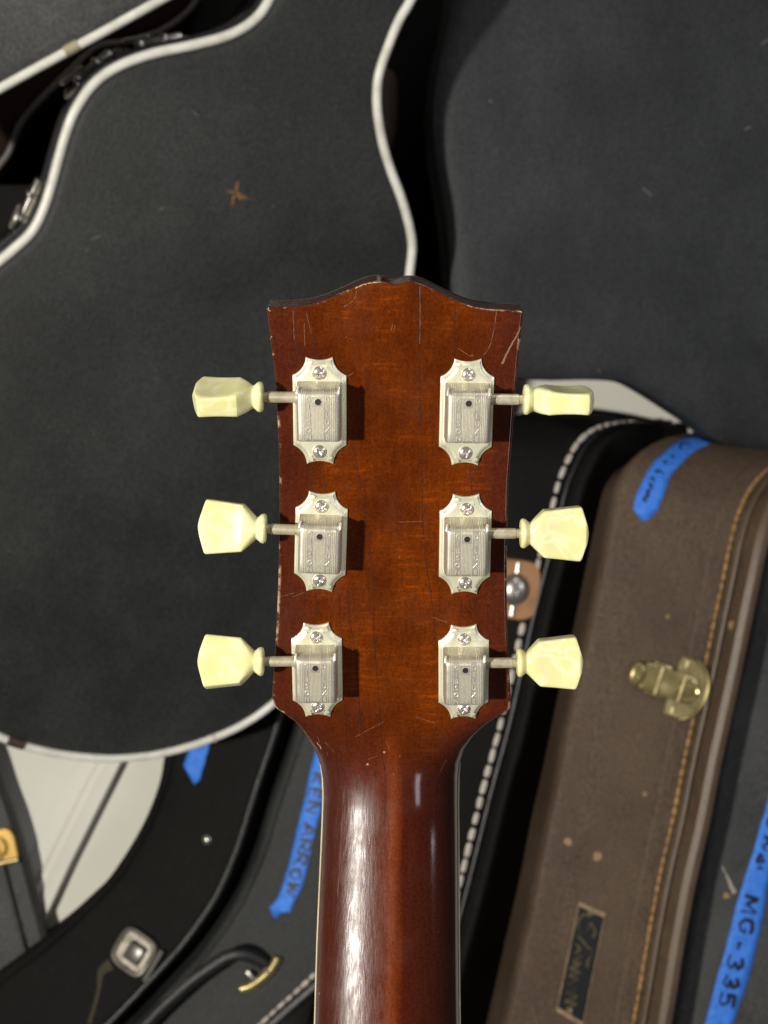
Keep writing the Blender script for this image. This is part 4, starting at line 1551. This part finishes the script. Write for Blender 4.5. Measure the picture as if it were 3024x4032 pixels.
tip, sho, hy1, hy2 = 4.15, 8.35, 11.4, -10.9
top_v, bot_v = 17.1, -17.0
outline = []
outline += arc_pts((-tip, top_v), (tip, top_v), 0.95)
outline += arc_pts((tip, top_v), (sho, hy1), 1.05)
outline += [Vector((sho, hy1 - (hy1 - hy2) * k / 8)) for k in range(8)]
outline += arc_pts((sho, hy2), (tip, bot_v), 1.05)
outline += arc_pts((tip, bot_v), (-tip, bot_v), 0.95)
outline += arc_pts((-tip, bot_v), (-sho, hy2), 1.05)
outline += [Vector((-sho, hy2 + (hy1 - hy2) * k / 8)) for k in range(8)]
outline += arc_pts((-sho, hy1), (-tip, top_v), 1.05)
inn = inward(outline)
n = len(outline)
lv = [(0, 0.0), (0, 0.55), (0.18, 0.72), (0.55, 0.85), (0.85, 1.25), (1.25, 1.62), (1.7, 1.78), (2.3, 1.80)]
V, F = [], []
for ins, h in lv:
    for p, m in zip(outline, inn):
        mm = m.normalized() * min(m.length, 1.25)
        q = p + mm * ins
        V.append(Vector((q.x, q.y, h)) * MM)
for l in range(len(lv) - 1):
    for i in range(n):
        j = (i + 1) % n
        F.append((l * n + i, l * n + j, (l + 1) * n + j, (l + 1) * n + i))
for l in (0, len(lv) - 1):
    tri = tessellate_polygon([[tuple(v) for v in V[l * n:(l + 1) * n]]])
    F += [tuple(l * n + i for i in t) for t in tri]
plate_me = mesh_data("tuning_machine", V, F, True, 55)
plate_me.materials.append(M['nickel_plate'])

# housing
side = [(9.9, 1.6), (9.5, 2.3), (9.15, 3.4), (8.95, 4.9), (8.8, 6.6), (8.55, 8.1), (8.2, 9.15), (7.75, 9.78), (7.2, 10.1), (6.6, 10.2), (4, 10.2), (0, 10.2), (-4, 10.2), (-6.9, 10.2), (-7.35, 10.05), (-7.55, 9.6),
        (-7.65, 5), (-7.7, 1.6)]
cross = [(-7.0, -99), (-6.75, -1.9), (-6.45, -0.75), (-6.05, -0.22), (-5.5, -0.03), (-4, 0), (4, 0), (5.5, -0.03), (6.05, -0.22), (6.45, -0.75), (6.75, -1.9), (7.0, -99)]
V, F = [], []
for v, h in side:
    for u, dh in cross:
        hh = 1.6 if dh < -50 else max(1.6, h + dh * min(1, (h - 1.6) / 4))
        V.append(Vector((u, v, hh)) * MM)
w = len(cross)
for i in range(len(side) - 1):
    for k in range(w - 1):
        F.append((i * w + k, i * w + k + 1, (i + 1) * w + k + 1, (i + 1) * w + k))
Fb = list(F)
Fb.append(tuple((len(side) - 1) * w + k for k in range(w)))
hs = (V, Fb)
ribs = []
for u0 in ([-5.0, -4.45, -3.9] + [-1.7 + 0.425 * k for k in range(9)] + [3.9, 4.45, 5.0]):
    segs = [(0, len(side) - 1)]
    prof_ = [(v, h) for v, h in side[1:15]]
    runs = [prof_]
    if abs(u0) < 1.35:
        runs = [[p for p in prof_ if p[0] > 6.5], [(3.5, 10.2), (0, 10.2), (-4, 10.2), (-6.7, 10.2)]]
    for rr in runs:
        Vr, Fr = [], []
        for q, (v, h) in enumerate(rr):
            a = rr[max(0, q - 1)]
            b = rr[min(len(rr) - 1, q + 1)]
            tv, th = b[0] - a[0], b[1] - a[1]
            ll = math.hypot(tv, th) or 1
            nv, nh_ = th / ll, -tv / ll
            if nh_ < 0 and abs(nh_) > 0.3:
                nv, nh_ = -nv, -nh_
            if nv < 0 and abs(nh_) <= 0.3:
                nv, nh_ = -nv, -nh_
            for du, e in ((-0.15, -0.02), (-0.06, 0.12), (0.06, 0.12), (0.15, -0.02)):
                Vr.append(Vector((u0 + du, v + nv * e, h + nh_ * e)) * MM)
        for q in range(len(rr) - 1):
            for k in range(3):
                Fr.append((q * 4 + k, q * 4 + k + 1, q * 4 + 5 + k, q * 4 + 4 + k))
        ribs.append((Vr, Fr))
tabs = []
for sx in (-1, 1):
    tb = rbox((0.9 * MM, 2.6 * MM, 1.6 * MM), 0.4 * MM)
    tabs.append(xform(tb, Matrix.Translation((sx * 6.35 * MM, 8.15 * MM, 8.5 * MM)) @ Matrix.Rotation(math.radians(-28), 4, 'X')))
house_me = mesh_data("housing", *merge(hs, *ribs, *tabs), True, 35)
house_me.materials.append(M['nickel_cover'])
house_me.materials.append(M['nickel_bright'])
for p in house_me.polygons[len(hs[1]):]:
    p.material_index = 1
# oil hole: flat disc with the hole's shade put into its colour, bright lip around
V, F = [], []
for r, h in ((1.28, 10.21), (1.22, 10.30), (1.02, 10.32), (0.95, 10.23)):
    for k in range(20):
        a = 2 * math.pi * k / 20
        V.append(Vector((r * math.cos(a), 5.0 + r * math.sin(a), h)) * MM)
for i in range(3):
    for k in range(20):
        F.append((i * 20 + k, i * 20 + (k + 1) % 20, (i + 1) * 20 + (k + 1) % 20, (i + 1) * 20 + k))
lip_me = mesh_data("oil_hole_lip", V, F)
lip_me.materials.append(M['nickel_cover'])
V = [Vector((0.98 * math.cos(2 * math.pi * k / 20), 5.0 + 0.98 * math.sin(2 * math.pi * k / 20), 10.245)) * MM for k in range(20)]
V += [Vector((0, 5.0, 10.23)) * MM]
hole_me = mesh_data("oil_hole", V, [(k, (k + 1) % 20, 20) for k in range(20)])
hole_me.materials.append(M['hole'])


# stamped letters
def word_mesh(word, u, v0, v1, size):
    bmx = []
    for k, ch in enumerate(word):
        c = bpy.data.curves.new("txt", 'FONT')
        c.body = ch
        c.size = size
        c.align_x = 'CENTER'
        c.extrude = 0.12
        c.bevel_depth = 0.05
        c.resolution_u = 3
        o = bpy.data.objects.new("txt", c)
        COL.objects.link(o)
        bpy.context.view_layer.update()
        dg = bpy.context.evaluated_depsgraph_get()
        me = bpy.data.meshes.new_from_object(o.evaluated_get(dg))
        vv = v0 + (v1 - v0) * k / (len(word) - 1)
        bmx.append(([Vector((x.co.x * 0.95 + u, x.co.y + vv - size * 0.35, x.co.z + 10.22)) * MM for x in me.vertices],
                    [tuple(p.vertices) for p in me.polygons]))
        bpy.data.objects.remove(o)
        bpy.data.curves.remove(c)
        bpy.data.meshes.remove(me)
    return merge(*bmx)


let_me = mesh_data("lettering", *merge(word_mesh("GIBSON", -2.85, 5.9, -6.0, 2.1), word_mesh("DELUXE", 2.85, 5.9, -6.0, 2.1)), False)
let_me.materials.append(M['nickel_bright'])

# screw with a cross recess
V, F = [], []
seg, rings = 48, 14
for i in range(rings + 1):
    q = i / rings
    r = 2.2 * (1 - q)
    for k in range(seg):
        a = 2 * math.pi * k / seg
        x, y_ = r * math.cos(a), r * math.sin(a)
        h = 1.25 * math.sqrt(max(0, 1 - (r / 2.2) ** 2.4))
        for xx, yy in ((x, y_), (y_, x)):
            if abs(xx) < 0.27 and abs(yy) < 1.25:
                h -= 0.75 * (1 - abs(yy) / 1.6)
                break
        V.append(Vector((x, y_, h)) * MM)
for i in range(rings):
    for k in range(seg):
        F.append((i * seg + k, i * seg + (k + 1) % seg, (i + 1) * seg + (k + 1) % seg, (i + 1) * seg + k))
screw_me = mesh_data("screw", V, F, True, 35)
screw_me.materials.append(M['screw'])

# shaft along +x from the housing to the button
V, F = [], []
stn = [(6.6, 2.1), (7.3, 2.1), (7.35, 1.72), (14.6, 1.72), (15.6, 1.70), (15.7, 1.45), (17.8, 1.45)]
sg = 20
for x, r in stn:
    for k in range(sg):
        a = 2 * math.pi * k / sg
        V.append(Vector((x, r * math.cos(a), r * math.sin(a))) * MM)
for i in range(len(stn) - 1):
    for k in range(sg):
        F.append((i * sg + k, i * sg + (k + 1) % sg, (i + 1) * sg + (k + 1) % sg, (i + 1) * sg + k))
F += [tuple(range(sg))[::-1], tuple((len(stn) - 1) * sg + k for k in range(sg))]
shaft_me = mesh_data("shaft", V, F, True, 40)
shaft_me.materials.append(M['nickel_shaft'])

# keystone button along +x
ST = [(17.1, 2.6, 2.6, 2, 0), (17.15, 3.9, 3.9, 2, 0), (17.35, 4.45, 4.45, 2, 0), (17.8, 4.75, 4.7, 2, 0), (18.4, 4.75, 4.7, 2, 0), (19.0, 4.45, 4.4, 2, 0), (19.5, 3.95, 3.9, 2, 0),
      (20.0, 3.65, 3.6, 2, 0), (20.4, 3.7, 3.6, 2.1, 0), (20.9, 4.15, 3.75, 2.4, 0), (21.6, 4.85, 3.95, 2.9, 0), (22.6, 5.8, 4.05, 3.8, 0), (23.7, 6.85, 4.0, 5, 0),
      (24.5, 7.5, 3.95, 6.5, 0), (24.9, 7.62, 3.9, 7, 0.05), (26.5, 7.75, 3.72, 8, 0.15), (29, 8.0, 3.55, 8, 0.5), (32, 8.35, 3.45, 8, 1.1), (34.6, 8.62, 3.5, 8, 1.9),
      (35.7, 8.72, 3.5, 8, 2.3), (36.05, 8.66, 3.42, 7, 2.5), (36.25, 8.5, 3.2, 6, 2.6), (36.34, 7.6, 2.4, 5, 2.6), (36.36, 4.0, 1.2, 4, 2.6)]
NB = 64
V, F = [], []
for x, Wd, H, ex_, tp in ST:
    for k in range(NB):
        a = 2 * math.pi * (k + 0.5) / NB
        c, s = math.cos(a), math.sin(a)
        y_ = Wd * math.copysign(abs(c) ** (2 / ex_), c)
        z_ = H * math.copysign(abs(s) ** (2 / ex_), s)
        if x > 24.6 and x < 36:
            z_ *= 1 - 0.14 * max(0, 1 - (y_ / Wd) ** 2) * min(1, (x - 24.6) / 3) * min(1, max(0.15, (36 - x) / 3))
        V.append(Vector((x + tp * (1 - abs(y_) / 8.72), y_, z_)) * MM)
for i in range(len(ST) - 1):
    for k in range(NB):
        F.append((i * NB + k, i * NB + (k + 1) % NB, (i + 1) * NB + (k + 1) % NB, (i + 1) * NB + k))
V.append(Vector((38.97, 0, 0)) * MM)
last = (len(ST) - 1) * NB
F += [(last + k, last + (k + 1) % NB, len(V) - 1) for k in range(NB)]
F.append(tuple(range(NB))[::-1])
button_me = mesh_data("button", V, F, True, 20)
button_me.materials.append(M['button'])

nrm = Vector((0, -math.cos(TILT), -math.sin(TILT)))
tan = Vector((0, -math.sin(TILT), math.cos(TILT)))
# (centre px, side, roll degrees, button angle degrees, label)
TUN = [((1259, 1618), -1, -0.4, 77, "upper left tuner with its button turned partly edge on"),
       ((1836, 1624), 1, -0.6, 88, "upper right tuner with its button seen edge on"),
       ((1263, 2133), -1, -2.4, 14, "middle left tuner"),
       ((1831, 2143), 1, 0.0, -10, "middle right tuner"),
       ((1249, 2637), -1, 0.2, 33, "lower left tuner"),
       ((1825, 2645), 1, 0.8, -12, "lower right tuner")]
SC = 0.982
for (px, py), sd, roll, ang, lab in TUN:
    d = head_d(py)
    P0 = U(px, py, d)
    u = Vector((1, 0, 0))
    Rl = Matrix.Rotation(math.radians(roll), 4, nrm)
    u2, v2 = (Rl @ u), (Rl @ tan)
    Mw = Matrix(((u2.x, v2.x, nrm.x, P0.x), (u2.y, v2.y, nrm.y, P0.y), (u2.z, v2.z, nrm.z, P0.z), (0, 0, 0, 1)))
    t = link("tuning_machine", plate_me, None, guitar, label=lab)
    t.matrix_local = Matrix.Translation(-gb) @ Mw @ Matrix.Scale(SC, 4)
    for nm, md in (("housing", house_me), ("lettering", let_me), ("oil_hole_lip", lip_me), ("oil_hole", hole_me)):
        link(nm, md, None, t)
    for sv, sr in ((12.35, random.uniform(0, 1.5)), (-12.6, random.uniform(0, 1.5))):
        s_ = link("screw", screw_me, None, t)
        s_.location = (random.uniform(-0.15, 0.15) * MM, sv * MM, 1.72 * MM)
        s_.rotation_euler = (random.uniform(-0.06, 0.06), random.uniform(-0.06, 0.06), sr)
    for nm, md in (("shaft", shaft_me), ("button", button_me)):
        b_ = link(nm, md, None, t)
        b_.location = (0, 5.45 * MM, 5.4 * MM)
        rot = Matrix.Rotation(math.pi if sd < 0 else 0, 4, 'Z') @ Matrix.Rotation(math.radians(ang if nm == "button" else 0), 4, 'X')
        b_.rotation_euler = rot.to_euler()
